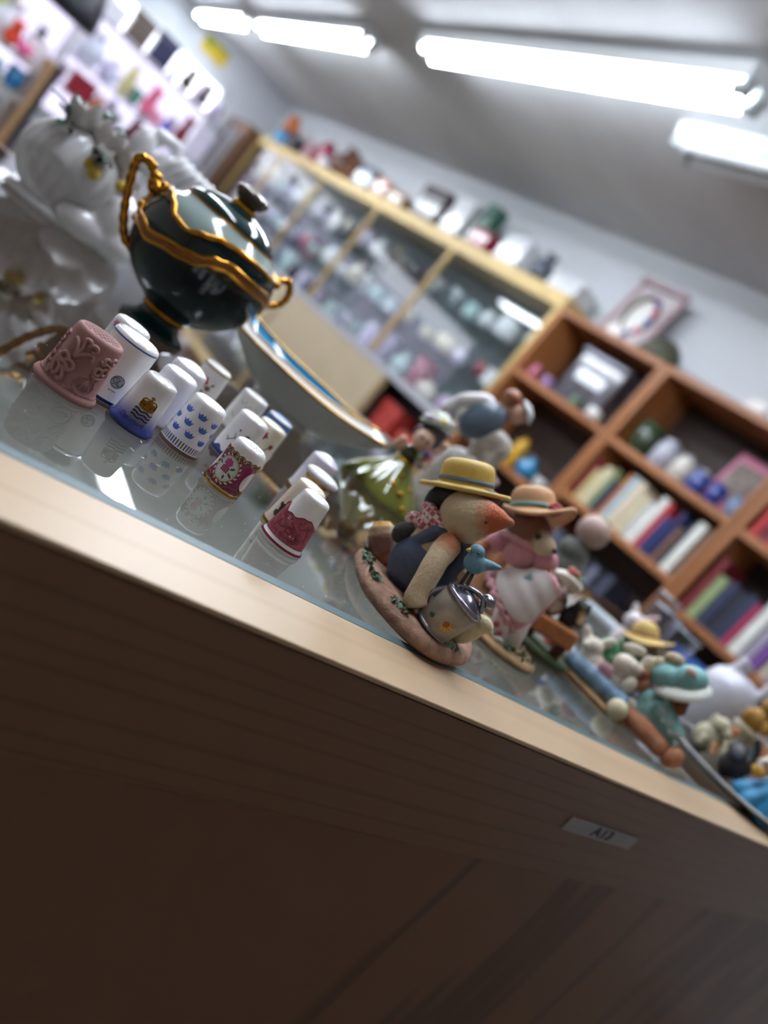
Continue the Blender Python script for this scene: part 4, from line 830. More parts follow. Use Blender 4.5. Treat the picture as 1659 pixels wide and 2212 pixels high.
# --- mole-like fox with watering can
F = thing('fox_figurine', 'resin fox in a straw hat and blue dungarees kneeling over a watering can', 'figurine', (.2859, .2580, G), -47.9)
slab(F, [(-40, 4), (-31, -24), (-17, -43), (8, -53), (27, -41), (37, -8), (31, 20), (8, 33), (-20, 32), (-37, 20)], [(.93, 0), (1.0, 2), (1.0, 4.5), (.95, 7.5), (.8, 8.6), (.4, 9)], M_rock, 'rock_base')
moss(F, [(-31, -16), (-33, -8), (-26, -26), (-22, -32), (-6, -42), (-3, -44), (14, -42), (20, -38), (25, -34), (-36, 4)], M_moss, 12, 3.2, 4, 7)
fur = spots('#bfa98a', [((4, -17.5, 66), 12, '#bb5c33'), ((8, -18, 67), 3.5, '#a8694c'), ((-7, -23, 42), 7, '#a8653f'), ((-33, 3, 15), 8, '#7a4f44'), ((-25, 0, 9), 7, '#93502f'), ((-41, 5, 25), 5, '#c08f3c')], .7, bump=.9, bs=1100, key='fox')
b = MB(MM)
b.ell((-11, -8, 26), (14, 13, 20), (0, -10, 0)).ell((-12, -10, 44), (10, 9, 8)).ell((-10, -12, 55), (13, 11.5, 13), (0, 0, 0))
b.tube([(-8, -12.5, 57), (-1, -15.5, 62.5), (4, -17.2, 65.5), (7.6, -18.2, 67.4)], [11.5, 8.2, 4.8, 2.0], 16).ell((7.4, -18.1, 67.2), 2.4)
b.tube(smoothpath([(-7, -18, 41), (-6.5, -27, 34), (-4.5, -32, 25), (-2, -35, 15), (1, -36, 11)], 4), [6.4]*4+[5.8]*4+[5.6]*4+[5.9]*4+[5.0], 14)
b.tube([(4, -2, 40), (8, -10, 36), (9, -18, 33)], [5, 4.5, 4], 12)
b.tube([(-4, -14, 14), (12, -20, 14), (22, -20, 13)], [7, 6.5, 6], 12)
b.tube(smoothpath([(-18, 3, 9), (-28, 7, 12), (-36, 9, 18), (-41, 10, 23)], 4), [5]*2+[7.2]*2+[8.4]*5+[7]*2+[4.6]*2, 14)
b.build('fox_body', fur, F, remesh=.8, smooth_it=5)
MB(MM).ell((27, -21.5, 17.5), (5, 4, 9.5), (0, 18, 0)).ell((29.5, -22, 24), (5.4, 4, 4)).build('hind_foot', mat('#c9bd97', .6, bump=.4, bs=900), F, remesh=.8)
b = MB(MM); b.ell((-11, -7.5, 22), (16.2, 15.6, 17.5), (0, -10, 0)).tube([(-19, -14, 30), (-15, -18, 42), (-7, -15, 46.5)], [4.5, 3.6, 3.2], 10).tube([(2, -14, 24), (3, -15, 36), (-1, -14, 45)], [5, 4, 3], 10).tube([(-3, -13, 16), (14, -17, 15)], [9, 7.5], 12)
b.build('dungarees', M_navy, F, remesh=.8)
MB(MM).tube([(-15+12*math.cos(a), -6+10.5*math.sin(a), 41+5.5*math.cos(a+2.6)) for a in [2*PI*i/24 for i in range(24)]], 3.4, 10, True).ell((-27, -2, 36), (6, 5, 5)).ell((-22, -11, 40), (5.5, 4, 4)).build('gingham_scarf', checker('#bb5560', '#e6d8d2', 420), F, remesh=.8)
MB(MM).ell((-27.5, -9, 29), (5.4, 5.2, 6.2), (0, 20, 0)).build('pompom', mat('#3a3536', .9, vary=.3, vs=600, bump=.8, bs=900), F)
MB(MM).ell((-20, -3, 58.5), (11.5, 10.5, 7.5), (0, -32, 0)).ell((-26, -5, 52), (6, 6, 8)).build('dark_hair', mat('#1d1a1c', .7, bump=.4, bs=900), F, remesh=1)
MB(MM).ell((-8.5, -8, 68), (7, 3.6, 4.6), (0, -32, 0)).build('ear', mat('#6a5d62', .7), F)
hat(F, (-20.5, 2, 65.5), 30, 22, 13.6, 13, M_straw, M_ribbon, droop=2.0, name='straw_hat', roll=-3)
eye(F, (-1, -22.5, 60.5), .9)
# watering can
M_tin = mat('#8e8c96', .22, .85); M_tinb = mat('#9a9187', .35, .25, vary=.2, vs=200)
cn = MB(MM).lathe([(8.2, 0), (9.2, .8), (10.2, 13), (10.5, 17), (9.4, 19)], 32, M=Matrix.Translation((12.2, -36, 9)) @ Matrix.Rotation(math.radians(10), 4, 'Y')).build('watering_can', M_tinb, F)
cm = Matrix.Translation((12.2, -36, 9)) @ Matrix.Rotation(math.radians(10), 4, 'Y')
MB(MM).lathe([(8.6, 18), (10.8, 18.4), (11, 20), (10.2, 21), (8.8, 21)], 32, M=cm).lathe([(8, .0), (9.6, .2), (9.6, 1.4), (8.6, 1.6)], 32, M=cm).build('can_rims', M_tin, cn)
MB(MM).grid(lambda p, q: cm @ Vector((9.8*q*math.cos(-PI*.5-PI*.5+PI*p), 9.8*q*math.sin(-PI+PI*p), 20.4+4.6*(1-q*q))), 20, 6).build('can_hood', mat('#77747f', .18, .9), cn)
MB(MM).tube([cm @ Vector(v) for v in smoothpath([(-9.4, 0, 4), (-12.5, 0, 10), (-10, 0, 17), (-5, 0, 24), (3, 0, 27), (8, 0, 22)], 4)], 1.2, 8).build('can_handle', M_tin, cn)
MB(MM).tube([(20, -34, 18), (22, -32, 27), (23, -31, 32)], [2.6, 2, 1.8], 10).ell((23.5, -31, 34.5), (4, 4, 3.4)).build('can_spout', M_tin, cn)
sf = MB(MM); sc = Vector((15.5, -44.8, 17))
for i in range(11):
    a = 2*PI*i/11; sf.ell(sc+Vector((math.cos(a)*2.2, -.2+.12*math.cos(a), math.sin(a)*2.2)), (1.7, .6, .8), (0, -math.degrees(a), 0), 8, 6)
sf.build('sunflower', mat('#c8952a', .5), cn); MB(MM).ell(sc+Vector((.1, -.6, 0)), (1.6, .7, 1.6)).build('sunflower_centre', mat('#9a5a22', .6), cn)
lb = MB(MM); lb.ell(sc+Vector((-5.6, .6, -1.2)), (3, .6, 1.6), (0, 10, 0)); lb.build('sunflower_leaf', mat('#2c4a34', .6), cn)
# bluebird
b = MB(MM); b.ell((7.6, -33, 44), (5.4, 4.4, 4.8), (0, -15, 0)).ell((4.8, -33.5, 48.5), (3.9, 3.6, 3.6)).tube([(9, -32.5, 45), (14, -31, 48), (18, -30, 50)], [3.6, 2.2, .9], 10)
bird = b.build('bluebird', mat('#5d879c', .55, vary=.2, vs=500), F, remesh=.5)
MB(MM).lathe([(1.2, 0), (.8, 1.2), (.1, 2.2)], 10, M=Matrix.Translation((2.2, -36, 47.6)) @ Matrix.Rotation(math.radians(-125), 4, 'Y')).build('beak', mat('#c9ae2e', .5), bird)
eye(bird, (5.6, -36.9, 48.9), .6)
MB(MM).tube([(8, -33, 40), (9, -34.5, 32)], .9, 6).tube([(10, -33, 40), (12, -35, 32)], .9, 6).build('bird_legs', mat('#4a4244', .6), bird)

# --- bear girl in pink
Gf = thing('bear_girl_figurine', 'resin bear girl in a pink dress, white apron and peach hat with a rose', 'figurine', (.3879, .3001, G), -54.6)
slab(Gf, [(-12, -8), (-2, -32), (18, -40), (38, -26), (44, 0), (34, 20), (10, 26), (-8, 14)], [(.95, 0), (1, 1), (1, 3), (.93, 4.6), (.6, 5)], mat('#8e6f48', .7, vary=.3, vs=150, bump=.5), 'base')
moss(Gf, [(10, -24), (22, -26), (30, -18), (36, -8), (28, 4), (16, -18), (2, -14)], mat('#3d5236', .7, vary=.3), 14, 5, 6, 4.6)
M_pinkc = mat('#d2979f', .6, vary=.1, vs=200); M_white = mat('#d8cfcd', .55, vary=.06); M_bear = spots('#7a4a34', [((-1, -11, 63), 9, '#cdb79a'), ((-24, -6, 70), 4, '#a86f64')], .65, bump=.7, key='bear')
ax = tiltM((3, -6, 20), -24)
def fl(a, i): return 1+.05*math.cos(11*a)*(1 if i < 3 else .3)
MB(MM).lathe([(16, 0), (20, .5), (19.6, 6), (16.8, 15), (13, 24), (9.5, 32), (8.5, 36)], 66, M=ax, mod=fl).build('dress_skirt', M_pinkc, Gf)
MB(MM).tube([ax @ Vector(((20.4+.9*math.sin(i*1.7))*math.cos(2*PI*i/60), (20.4+.9*math.sin(i*1.7))*math.sin(2*PI*i/60), 1.0+1.4*math.sin(i*2.1))) for i in range(60)], 1.9, 8, True).build('hem_ruffle', mat('#cf9aa0', .6), Gf)
def apr(p, q):
    a = -PI/2-1.35+2.3*p; z0 = 3.5+9*abs(2*p-1)**3; z = z0+(34-z0)*q; r = lerp([(0, 21.6), (6, 21.2), (15, 18.4), (24, 14.2), (34, 10.4)], z); return ax @ Vector((r*math.cos(a), r*math.sin(a), z))
ap = MB(MM).grid(apr, 26, 20).build('apron', M_white, Gf)
def on_ap(dx, dz): return apr(.30+dx/32, .62+dz/29)
hp = [(0, -3), (2.6, 0), (2.2, 2), (1.1, 2.4), (0, 1.4), (-1.1, 2.4), (-2.2, 2), (-2.6, 0)]
MB(MM).poly([Vector(on_ap(x, z))+Vector((0, -.35, 0)) for x, z in hp]).build('heart', mat('#7a939a', .6), ap, rec=False)
MB(MM).ell((-10, -3, 52), (12, 10, 11), (0, -20, 0)).build('dress_bodice', M_pinkc, Gf)
MB(MM).ell((-25, -4, 46), (6.5, 6.5, 9), (0, 25, 0)).ell((5, -5, 57), (8, 7.5, 8.5), (0, -30, 0)).build('puff_sleeves', mat('#cc8d99', .6), Gf, remesh=1)
MB(MM).tube([(-28, -7, 42), (-30, -9, 37)], [4.6, 4.2], 12).ell((-30.5, -10, 36), 4.6).build('paw', mat('#9a6440', .7, bump=.5), Gf, remesh=.8)
MB(MM).ell((10, -8, 53), (4.5, 4.5, 5)).build('paw', mat('#9a6440', .7, bump=.5), Gf)
MB(MM).tube([(-16+12*math.cos(a)+2, -4+9.5*math.sin(a), 57+4*math.cos(a)) for a in [2*PI*i/24 for i in range(24)]], [2.2+.7*(i % 2) for i in range(24)], 8, True).build('collar', mat('#cf9aa0', .6), Gf)
MB(MM).ell((-14, -4, 64.5), (14, 12.5, 12.5)).ell((-3, -9, 64), (9, 7.5, 7.2)).ell((-26, -7, 70), (4.5, 3, 5)).build('bear_head', M_bear, Gf, remesh=.8)
eye(Gf, (-8, -15.6, 66), 2.0); MB(MM).ell((5, -12.5, 66), (1.8, 1.8, 1.5)).build('nose', mat('#2a1c1c', .3), Gf)
hat(Gf, (-18, -2, 77.0), 37, 21.5, 14.0, 15.5, mat('#cf9f72', .6, bump=.2, bs=600), mat('#6f9c98', .6), droop=1.0, wav=3.6, off=(-4.5, 0), name='peach_hat', roll=-9, dome=.5)
rs = MB(MM); [rs.ell((-11+2.4*math.cos(a)*k, -14.4, 84.6+2.4*math.sin(a)*k), (2.2, 1.5, 2.2), (0, 0, 0), 8, 6) for k, n in ((1, 6),) for a in [2*PI*i/6 for i in range(6)]]; rs.ell((-11, -15.4, 84.6), 2.2)
rs.build('rose', mat('#b53f54', .5), Gf); lb = MB(MM); leaf3(lb, (-14, -14.5, 82), 6, 1.8, 190, -10); lb.build('rose_leaf', mat('#6d8a5a', .6), Gf)
pt = MB(MM); pt.tube([(4, -12, 26), (10, -18, 15), (13, -21, 5)], [7, 6.4, 7], 14).tube([(16, -8, 26), (20, -12, 16), (22, -14, 5)], [6.5, 6, 6.6], 14); pt.build('pantaloons', M_white, Gf)
MB(MM).tube([(13+7.4*math.cos(2*PI*i/20), -21+7.4*math.sin(2*PI*i/20), 6+.9*math.sin(i*2)) for i in range(20)], 1.3, 8, True).build('lace_cuff', mat('#dcd8d2', .6), Gf)
MB(MM).ell((9, -26.6, 12), (1.8, .9, 2)).ell((14, -28, 9.5), (1.6, .8, 1.7)).build('red_patch', mat('#b04a52', .6), Gf)

# --- puppy and kitten on a bench
Bf = thing('puppy_bench_figurine', 'resin puppy in a lace bonnet with a black kitten on a small wooden bench', 'figurine', (.474, .315, G), -56.6)
slab(Bf, [(-26, -6), (-14, -22), (6, -20), (22, -8), (26, 14), (10, 26), (-14, 24), (-26, 12)], [(.95, 0), (1, 2), (.96, 5), (.6, 6.5)], mat('#3c4a2c', .7, vary=.3, vs=150, bump=.5), 'grass_base')
MB(MM).box((-12, -6, 11.5), (8, 12, 12), (0, 0, 8)).box((12, -2, 13), (8, 12, 14), (0, 0, 8)).build('bench_blocks', mat('#4a241a', .6, vary=.3, vs=200), Bf, smooth=False, bev=.001)
MB(MM).box((-1, -8, 20), (37, 15, 13), (0, -10, 6)).build('bench_plank', mat('#a5693a', .55, vary=.2, vs=150), Bf, smooth=False, bev=.0015)
MB(MM).ell((-14, 2, 34), (11, 9, 12)).ell((-20, -2, 42), (10, 9, 9.5)).ell((-14, -8, 44), (6, 5.5, 5)).ell((-14, -8, 30), (5, 4, 7)).build('puppy_body', spots('#6e4630', [((-13, -11, 44), 6, '#c9bba8'), ((-9, -6, 33), 6, '#cbc2b2')], .65, bump=.6, key='pup'), Bf, remesh=.9)
eye(Bf, (-15.5, -13.2, 47), 1.2); MB(MM).ell((-11, -13, 44), 1.5).build('nose', mat('#241818', .3), Bf)
MB(MM).ell((-16, 2, 50), (13, 10, 8), (0, -15, 0)).build('bonnet', mat('#d8d0c0', .65), Bf)
lc = MB(MM); [lc.ell((-29+24*k, -6-4*math.sin(PI*k), 48+6*k+3.5*math.sin(PI*k)), 2.3, nu=8, nv=6) for k in [i/15 for i in range(16)]]; lc.build('bonnet_lace', mat('#e4ded0', .7), Bf, remesh=.7, smooth_it=2)
MB(MM).ell((-17, -3, 59.5), (3.6, 3, 3)).ell((-13, -3, 60), 2.4).build('bonnet_roses', mat('#b5645a', .5), Bf); lb = MB(MM); [leaf3(lb, (-11, -3, 57), 8, 2, az, 20) for az in (0, 60, 300)]; lb.build('bonnet_leaves', mat('#6d8a4e', .6), Bf)
MB(MM).ell((3, 2, 34), (7, 7, 11)).ell((5, -2, 44), (6.4, 6, 5.8)).lathe([(2, 0), (.2, 4)], 8, (1.5, -2, 48)).lathe([(2, 0), (.2, 4)], 8, (8.5, -2, 48)).ell((10, -4, 36), (4, 4, 5)).build('kitten_body', spots('#1b1a1e', [((9, -7, 41), 3.5, '#b59a78'), ((11, -7, 37), 3, '#b59a78')], .6, key='kit'), Bf, remesh=.8)
eye(Bf, (6, -7.6, 45.5), .9, mat('#7a8a3a', .2))

# --- lady in olive gown
La = thing('lady_figurine', 'glazed lady figurine in a wide olive green gown and flowered hat', 'figurine', (.4080, .4803, G), -40.3)
M_olive = mat('#6a6d2c', .08, coat=.6, vary=.12, vs=60); M_skin = mat('#dcb49a', .4, coat=.2)
MB(MM).lathe([(34, 0), (37, .8), (36.5, 3), (32, 9), (25, 17), (17, 25), (10.5, 32), (8, 35)], 72, mod=lambda a, i: 1+(.05*math.cos(9*a) if i < 6 else .015)).build('gown_skirt', M_olive, La)
MB(MM).ell((0, 0, 41), (9, 7, 9)).build('bodice', mat('#2f3618', .12, coat=.8), La)
MB(MM).lathe([(7.6, 33.6), (9, 34), (9.2, 35.6), (7.8, 36.2)], 32).build('gold_belt', M_goldbright, La)
for (a, z, r_) in ((.55, 14, 3.4), (.72, 6, 3.0), (.2, 16, 4.2), (.9, 20, 2.6), (.35, 25, 2.4)):
    rr = lerp([(0, 37), (3, 36.5), (9, 32), (17, 25), (25, 17), (32, 10)], z)+.5; MB(MM).ell((rr*math.sin(a), -rr*math.cos(a), z), (r_, 1.6, r_*.8), (0, 0, math.degrees(a))).build('gold_boss', M_goldbright, La)
MB(MM).tube(smoothpath([(-7, -2, 46), (-14, -5, 39), (-13.5, -7, 46), (-12, -7, 49)], 4), 2.6, 10).tube(smoothpath([(7, -2, 47), (13, -5, 54), (16.5, -6, 62), (16.5, -6, 66)], 4), 2.6, 10).tube([(2, -1, 46), (1.5, -2, 52)], 3.2, 10).ell((.5, -4, 57.5), (8.8, 8.2, 9)).ell((16.5, -6, 65), 3.6).ell((-12, -7, 48), 3.2).build('lady_body', M_skin, La, remesh=.8)
MB(MM).ell((-.5, 1.5, 62), (9.2, 8.2, 7.6)).ell((8, 3, 60), (3, 3.4, 6)).ell((-8, 2, 60), (3, 4, 6)).build('hair', mat('#3a1c1e', .35, coat=.4), La, remesh=.8)
for x in (-1.2, 4.2): eye(La, (x, -11.7, 58.4), 1.5, mat('#2c3430', .2))
MB(MM).ell((1.6, -12, 53.8), (1.6, .7, .6)).build('lips', mat('#b0524a', .4), La)
hm = tiltM((1, 5, 74.5), 21); MB(MM).lathe([(9, -1), (15, -1.4), (15.4, 0), (13.4, 1.2), (10, 3), (8.6, 8), (4, 9.6), (.2, 10)], 40, M=hm).build('flowered_hat', mat('#a9b59a', .3, coat=.5), La)
for i, c in enumerate(('#d8d0dc', '#b58fae', '#e2d2c8', '#d3b44a', '#cfd6d8', '#b5889a')):
    a = -2.6+i*.45; MB(MM).ell(hm @ Vector((12*math.cos(a), 12*math.sin(a), 2.6)), (3.4, 3, 2.6)).build('hat_flower', mat(c, .3, coat=.4), La)
for i, c in enumerate(('#c98a6a', '#8a7aa8', '#3f6a8a', '#b06a8a', '#6d8a5a', '#d3c6a8', '#56406e', '#c7a0b0')):
    MB(MM).ell((11+4*math.cos(i*2.4), -12+1.5*math.sin(i), 46+5.5*math.sin(i*2.4)), 2.9).build('posy_flower', mat(c, .4, coat=.3), La)
# --- stooping boy on a rock
Bo = thing('boy_figurine', 'porcelain boy in a slate blue waistcoat and white cap stooping on a pale rock', 'figurine', (.512, .552, G), -41.8)
b = MB(MM); b.lathe([(34, 0), (35, 3), (31, 14), (28, 32), (25, 52), (22, 64), (12, 70)], 40, (14, 0, 0), mod=lambda a, i: 1+.08*math.sin(3*a+i)+.05*math.sin(7*a-2*i)); b.build('rock', mat('#9b928a', .4, vary=.2, vs=80, coat=.3), Bo)
M_tr = mat('#cbc3b8', .35, coat=.4)
b = MB(MM); b.tube(smoothpath([(8, 0, 86), (20, -6, 97), (30, -8, 94), (29, -6, 80), (30, -6, 70)], 4), [10]*5+[9]*5+[8]*5+[7]*2, 14).tube(smoothpath([(6, 4, 86), (14, 6, 80), (12, 6, 68)], 4), 8, 14); b.build('trousers', M_tr, Bo, remesh=1.2)
MB(MM).ell((33, -8, 68), (9, 6, 5)).ell((16, 4, 68), (8, 6, 5)).build('shoes', mat('#c9a0a4', .4, coat=.3), Bo)
MB(MM).ell((-2, -5, 101), (17.5, 14, 24), (0, 28, 0)).build('waistcoat', mat('#5b6b7d', .35, coat=.4), Bo)
MB(MM).tube(smoothpath([(-4, 0, 117), (-16, -4, 114), (-27, -7, 105), (-34, -8, 92), (-35, -9, 84)], 4), [8]*5+[7]*5+[6]*5+[5]*2, 12).build('sleeve', mat('#d3cfd0', .35, coat=.4), Bo, remesh=1.2)
MB(MM).tube([(4, 0, 116), (14, 0, 124)], 5.5, 12).ell((19, -1, 127), (10, 9, 9.5)).ell((28, -3, 127), 2.4).build('boy_head', mat('#c69880', .4, coat=.2), Bo, remesh=1.1)
MB(MM).ell((-35, -9, 81), (3.6, 3.4, 5)).build('hand', mat('#c69880', .4, coat=.2), Bo)
MB(MM).ell((6, -1, 135), (9.5, 9, 8.5)).build('hair', mat('#96552f', .45, coat=.3), Bo)
MB(MM).lathe([(9, 0), (12, .5), (11.5, 2), (9, 4), (5, 6.5), (.2, 7)], 28, M=tiltM((24, -1, 133), -38)).build('cap', mat('#d0cdcd', .4, coat=.3), Bo)
for i in range(7): MB(MM).ell((10+7*i*.8, -24+1.5*i, 58+8*math.sin(i*1.4)), (5, 3, 4)).build('rock_flower', mat(('#cfa9ae', '#d8cfc8')[i % 2], .4, coat=.3), Bo)

# --- reclining rabbits
Ra = thing('rabbits_figurine', 'resin pair of cream rabbits lounging in blue denim trousers', 'figurine', (.5281, .2932, G), -61)
slab(Ra, [(-34, -8), (-10, -18), (16, -26), (34, -18), (34, 8), (10, 18), (-24, 16)], [(.96, 0), (1, 1.5), (.96, 3), (.7, 4)], mat('#8a6634', .6, vary=.3, vs=150), 'base')
b = MB(MM); b.tube(smoothpath([(-26, -6, 8.5), (-8, -9, 9.5), (10, -11, 10), (25, -12, 10.5)], 4), 7.5, 16); b.build('denim_trousers', mat('#69839a', .75, vary=.5, vs=160, bump=.5), Ra)
MB(MM).tube([(-34, -6, 9), (-26, -6, 9)], [7, 8.4], 16).build('shirt_tail', mat('#c9ccd0', .6), Ra)
M_rab = mat('#d0c7b6', .65, vary=.12, vs=200, bump=.6, bs=900)
b = MB(MM); b.ell((-12, 5, 14), (11, 10, 12)).ell((-18, 4, 25), (8.5, 8, 8)).ell((-27, 6, 29), (4, 3, 8.5), (0, -45, 0)).ell((-13, 6, 34), (3.6, 3, 8), (0, 30, 0)).ell((-22, -2, 24), (4, 4, 3.6)); b.build('rabbit_body', M_rab, Ra, remesh=.9)
b = MB(MM); b.ell((9, 2, 17), (12, 10, 13)).ell((7, -1, 32), (9.5, 8.6, 8.4)).ell((14, -5, 36), (5.5, 5, 4.6)).ell((4, 6, 45), (9, 3.2, 4), (0, -25, 0)).ell((16, 2, 44), (3.6, 3, 6)).ell((27, -6, 13), (6, 6, 6)).ell((18, -8, 24), (5, 4.6, 7)); b.build('rabbit_body', M_rab, Ra, remesh=.9)
MB(MM).ell((23, -23, 7.6), 7.6).build('cream_foot', mat('#c9bf9e', .7, bump=.5, bs=800), Ra); eye(Ra, (13, -8.6, 39), .9); eye(Ra, (-20, -3.6, 27), .8); MB(MM).ell((18.6, -7, 37), 1.3).build('nose', mat('#4a3434', .4), Ra)
MB(MM).ell((0, -8, 20), (7, 3, 5), (0, 30, 0)).ell((-6, -7, 15), (4, 3, 4)).build('pink_bow', mat('#b5838e', .6), Ra)
MB(MM).ell((-10, 10, 33), (8, 5, 7)).ell((-3, 8, 27), (6, 4, 5)).build('green_scarf', mat('#4d8a62', .6), Ra)
# --- straw hatted figure in green
Sg = thing('gardener_figurine', 'resin gardener figure in a green coat under a floppy straw hat', 'figurine', (.662, .362, G), -61.4)
MB(MM).ell((-2, 0, 20), (17, 15, 24)).ell((-12, -8, 24), (6, 6, 13), (0, 20, 0)).ell((8, -10, 22), (6, 6, 12)).ell((0, 0, 3), (17, 15, 4)).build('green_coat', mat('#54744a', .65, vary=.15), Sg, remesh=1.2)
MB(MM).ell((7, -3, 45), (9, 8.5, 8.5)).ell((13, -7, 43), (4, 4, 3.6)).build('face', mat('#7a6656', .65), Sg, remesh=1); eye(Sg, (8.5, -11, 46.5), .9)
hat(Sg, (2, 0, 51), 29, 22, 12.5, 15, mat('#c6a660', .65, bump=.3, bs=600), mat('#a88450', .6), droop=2.5, wav=2.5, off=(-4, 0), name='straw_hat', dome=.85)
# --- bear in turquoise
Tb = thing('turquoise_bear_figurine', 'resin bear in a turquoise dress and bonnet sitting with legs stretched out', 'figurine', (.5546, .2425, G), -66.7)
M_tq = mat('#7dacaa', .6, vary=.2, vs=200); M_bb = mat('#a66d4c', .7, vary=.2, vs=250, bump=.5, bs=900)
b = MB(MM); b.ell((-14, 0, 20), (15, 13, 17)).ell((-22, -4, 26), (7, 7, 9)).tube([(-16, -9, 30), (-4, -12, 26), (8, -12, 21)], [7.5, 6.5, 6], 14).ell((-2, -4, 12), (13, 11, 9)); b.build('turquoise_dress', M_tq, Tb, remesh=1)
for i in range(6): MB(MM).ell((-10+4*i, -17.6, 26-1.2*i+2*(-1)**i), (1.6, .8, 1.4)).build('dress_blossom', mat('#b5a4aa', .6), Tb)
MB(MM).ell((-11, -1, 38), (11, 10, 10)).ell((-4, -8, 36), (5.5, 5, 4.5)).build('bear_head', mat('#7d4630', .7, bump=.5, bs=900), Tb, remesh=.9); eye(Tb, (-7, -10, 40.5), 1)
MB(MM).tube(smoothpath([(-26, -10, 8), (-12, -14, 8.5), (2, -16, 8.2)], 4), [7]*3+[7.8]*3+[7]*3, 14).ell((3, -16, 8), 7.2).build('leg', M_bb, Tb, remesh=.9)
MB(MM).ell((14, -15, 8.6), (7, 7.5, 8.4), (0, 20, 0)).build('foot', M_bb, Tb); MB(MM).ell((-33, -2, 30), (6, 6, 6)).build('paw', M_bb, Tb)
b = MB(MM); b.ell((-24, 0, 47), (12, 13, 10), (0, -30, 0)).ell((-13, -1, 56), (13, 13, 10), (0, -35, 0)); b.build('bonnet', mat('#76a8a8', .6, vary=.15, vs=200), Tb, remesh=1.2)
MB(MM).lathe([(11, 0), (19, -2), (19.6, -.6), (13, 2.4)], 36, M=tiltM((-12, -4, 48), 38) @ Matrix.Rotation(math.radians(22), 4, 'X')).build('bonnet_brim', mat('#c9c9c0', .6), Tb)
MB(MM).ell((-29, 0, 59), (7.5, 6.5, 5), (0, -20, 0)).build('bobble', mat('#a8987a', .65), Tb); MB(MM).ell((-15, -13, 61), (4, 2.6, 3)).build('bonnet_rose', mat('#c9aea0', .5), Tb)
MB(MM).ell((-38, 2, 42), (7, 7, 9)).ell((-34, 0, 50), 5).build('doll', mat('#b8ac8c', .65), Tb, remesh=1); MB(MM).ell((-37, -5.5, 36), (4, 3, 4)).build('doll_scarf', mat('#9a4a34', .6), Tb)
# --- pink headed figure with grey coat
Pb = thing('round_head_figurine', 'figurine with a smooth round pink head and a fuzzy grey body', 'figurine', (.669, .488, G), -53)
MB(MM).ell((3, 0, 38), (19, 17, 38)).ell((-2, -2, 62), (17, 15, 14)).ell((16, -6, 44), (8, 8, 16)).build('grey_body', mat('#6a6b66', .9, vary=.2, bump=.8, bs=400), Pb, remesh=1.5)
MB(MM).ell((0, 0, 91), (17.4, 17, 17.4)).build('round_head', mat('#b89c92', .5), Pb); eye(Pb, (6, -16, 92), 1.2); MB(MM).ell((0, 2, 107), (9, 8, 3)).build('green_top', mat('#7a8a5e', .6), Pb)
# --- white trinket box
Tx = thing('trinket_box', 'white rectangular trinket box with a gilt corner behind the puppy figurine', 'box', (.80, .50, G), -58)
MB(MM).box((0, 10, 9), (52, 34, 18)).build('box_body', mat('#8d918e', .4), Tx, smooth=False, bev=.001); MB(MM).box((0, 10, 23), (56, 38, 10)).build('lid', mat('#dde7ee', .3, coat=.4), Tx, smooth=False, bev=.0025); MB(MM).box((-24, -6, 30), (10, 8, 5)).build('gilt_corner', mat('#b58a3c', .4, .5), Tx, smooth=False, bev=.001)
# --- white bunny with pink ears
Wb = thing('white_bunny_figurine', 'small white and pink porcelain bunny behind the straw hat figure', 'figurine', (.795, .452, G), -60)
MB(MM).ell((0, 0, 20), (15, 14, 20)).ell((-4, -4, 45), (13, 12, 11.5)).ell((6, 0, 58), (4.5, 3.5, 11), (0, 35, 0)).ell((-12, 2, 55), (4.5, 3.5, 10), (0, -30, 0)).ell((8, -8, 26), (5, 5, 8)).build('bunny_body', spots('#cdc4c6', [((2, -14, 40), 5, '#bf8e90'), ((9, -3, 60), 5, '#c78f98')], .4, coat=.3, key='bun'), Wb, remesh=1.2)
eye(Wb, (-8, -14.6, 47), 1.2); eye(Wb, (2, -14.6, 48), 1.2); MB(MM).ell((-4, -16, 43), 1.6).build('nose', mat('#b5686c', .4), Wb)
# --- white porcelain double-spout jug
Jg = thing('spouted_jug', 'white porcelain jug with two raised spouts among the figurines', 'jug', (.884, .368, G), -65)
MB(MM).lathe([(20, 0), (22, 2), (30, 18), (34, 38), (33, 56), (27, 70), (19, 77), (8, 80)], 40).build('jug_body', mat('#bdbcc8', .25, coat=.5), Jg)
MB(MM).tube(smoothpath([(-12, 0, 68), (-9, -2, 82), (-6, -2, 94)], 4), [11, 10, 9, 8, 8, 8, 8.5, 9, 9.5], 14).tube(smoothpath([(18, -6, 62), (26, -8, 76), (28, -8, 88)], 4), [9, 8, 7.5, 7, 7, 7, 7.5, 8, 8.5], 14).build('spouts', mat('#c6c4d0', .25, coat=.5), Jg)
# --- cut glass
M_crys = glassmat((.86, .88, .92, 1), 1.9, .05, 'crys')
for i, (x, y, h_, r_, l) in enumerate(((.86, .47, 78, 20, 'tall cut-glass tumbler behind the straw hat figure'), (.905, .46, 72, 22, 'wide cut-glass bowl beside the spouted jug'), (.93, .52, 92, 17, 'slender cut-glass vase at the back of the counter'))):
    o = thing('cut_glass', l, 'glassware', (x, y, G), -61, 'cut glass on the counter')
    MB(MM).lathe([(r_*.6, 0), (r_*.7, 3), (r_*.75, h_*.3), (r_, h_), (r_*.9, h_), (r_*.68, h_*.34), (r_*.3, h_*.12)], 24, mod=lambda a, i: 1+.06*((round(a/(2*PI)*24) % 2))).build('glass_body', M_crys, o, smooth=False)
    MB(MM).lathe([(r_*.9, h_-1), (r_*1.02, h_-1.2), (r_*1.02, h_+.8), (r_*.9, h_+1)], 24).build('rim', mat('#c9d3de', .1, .4), o)
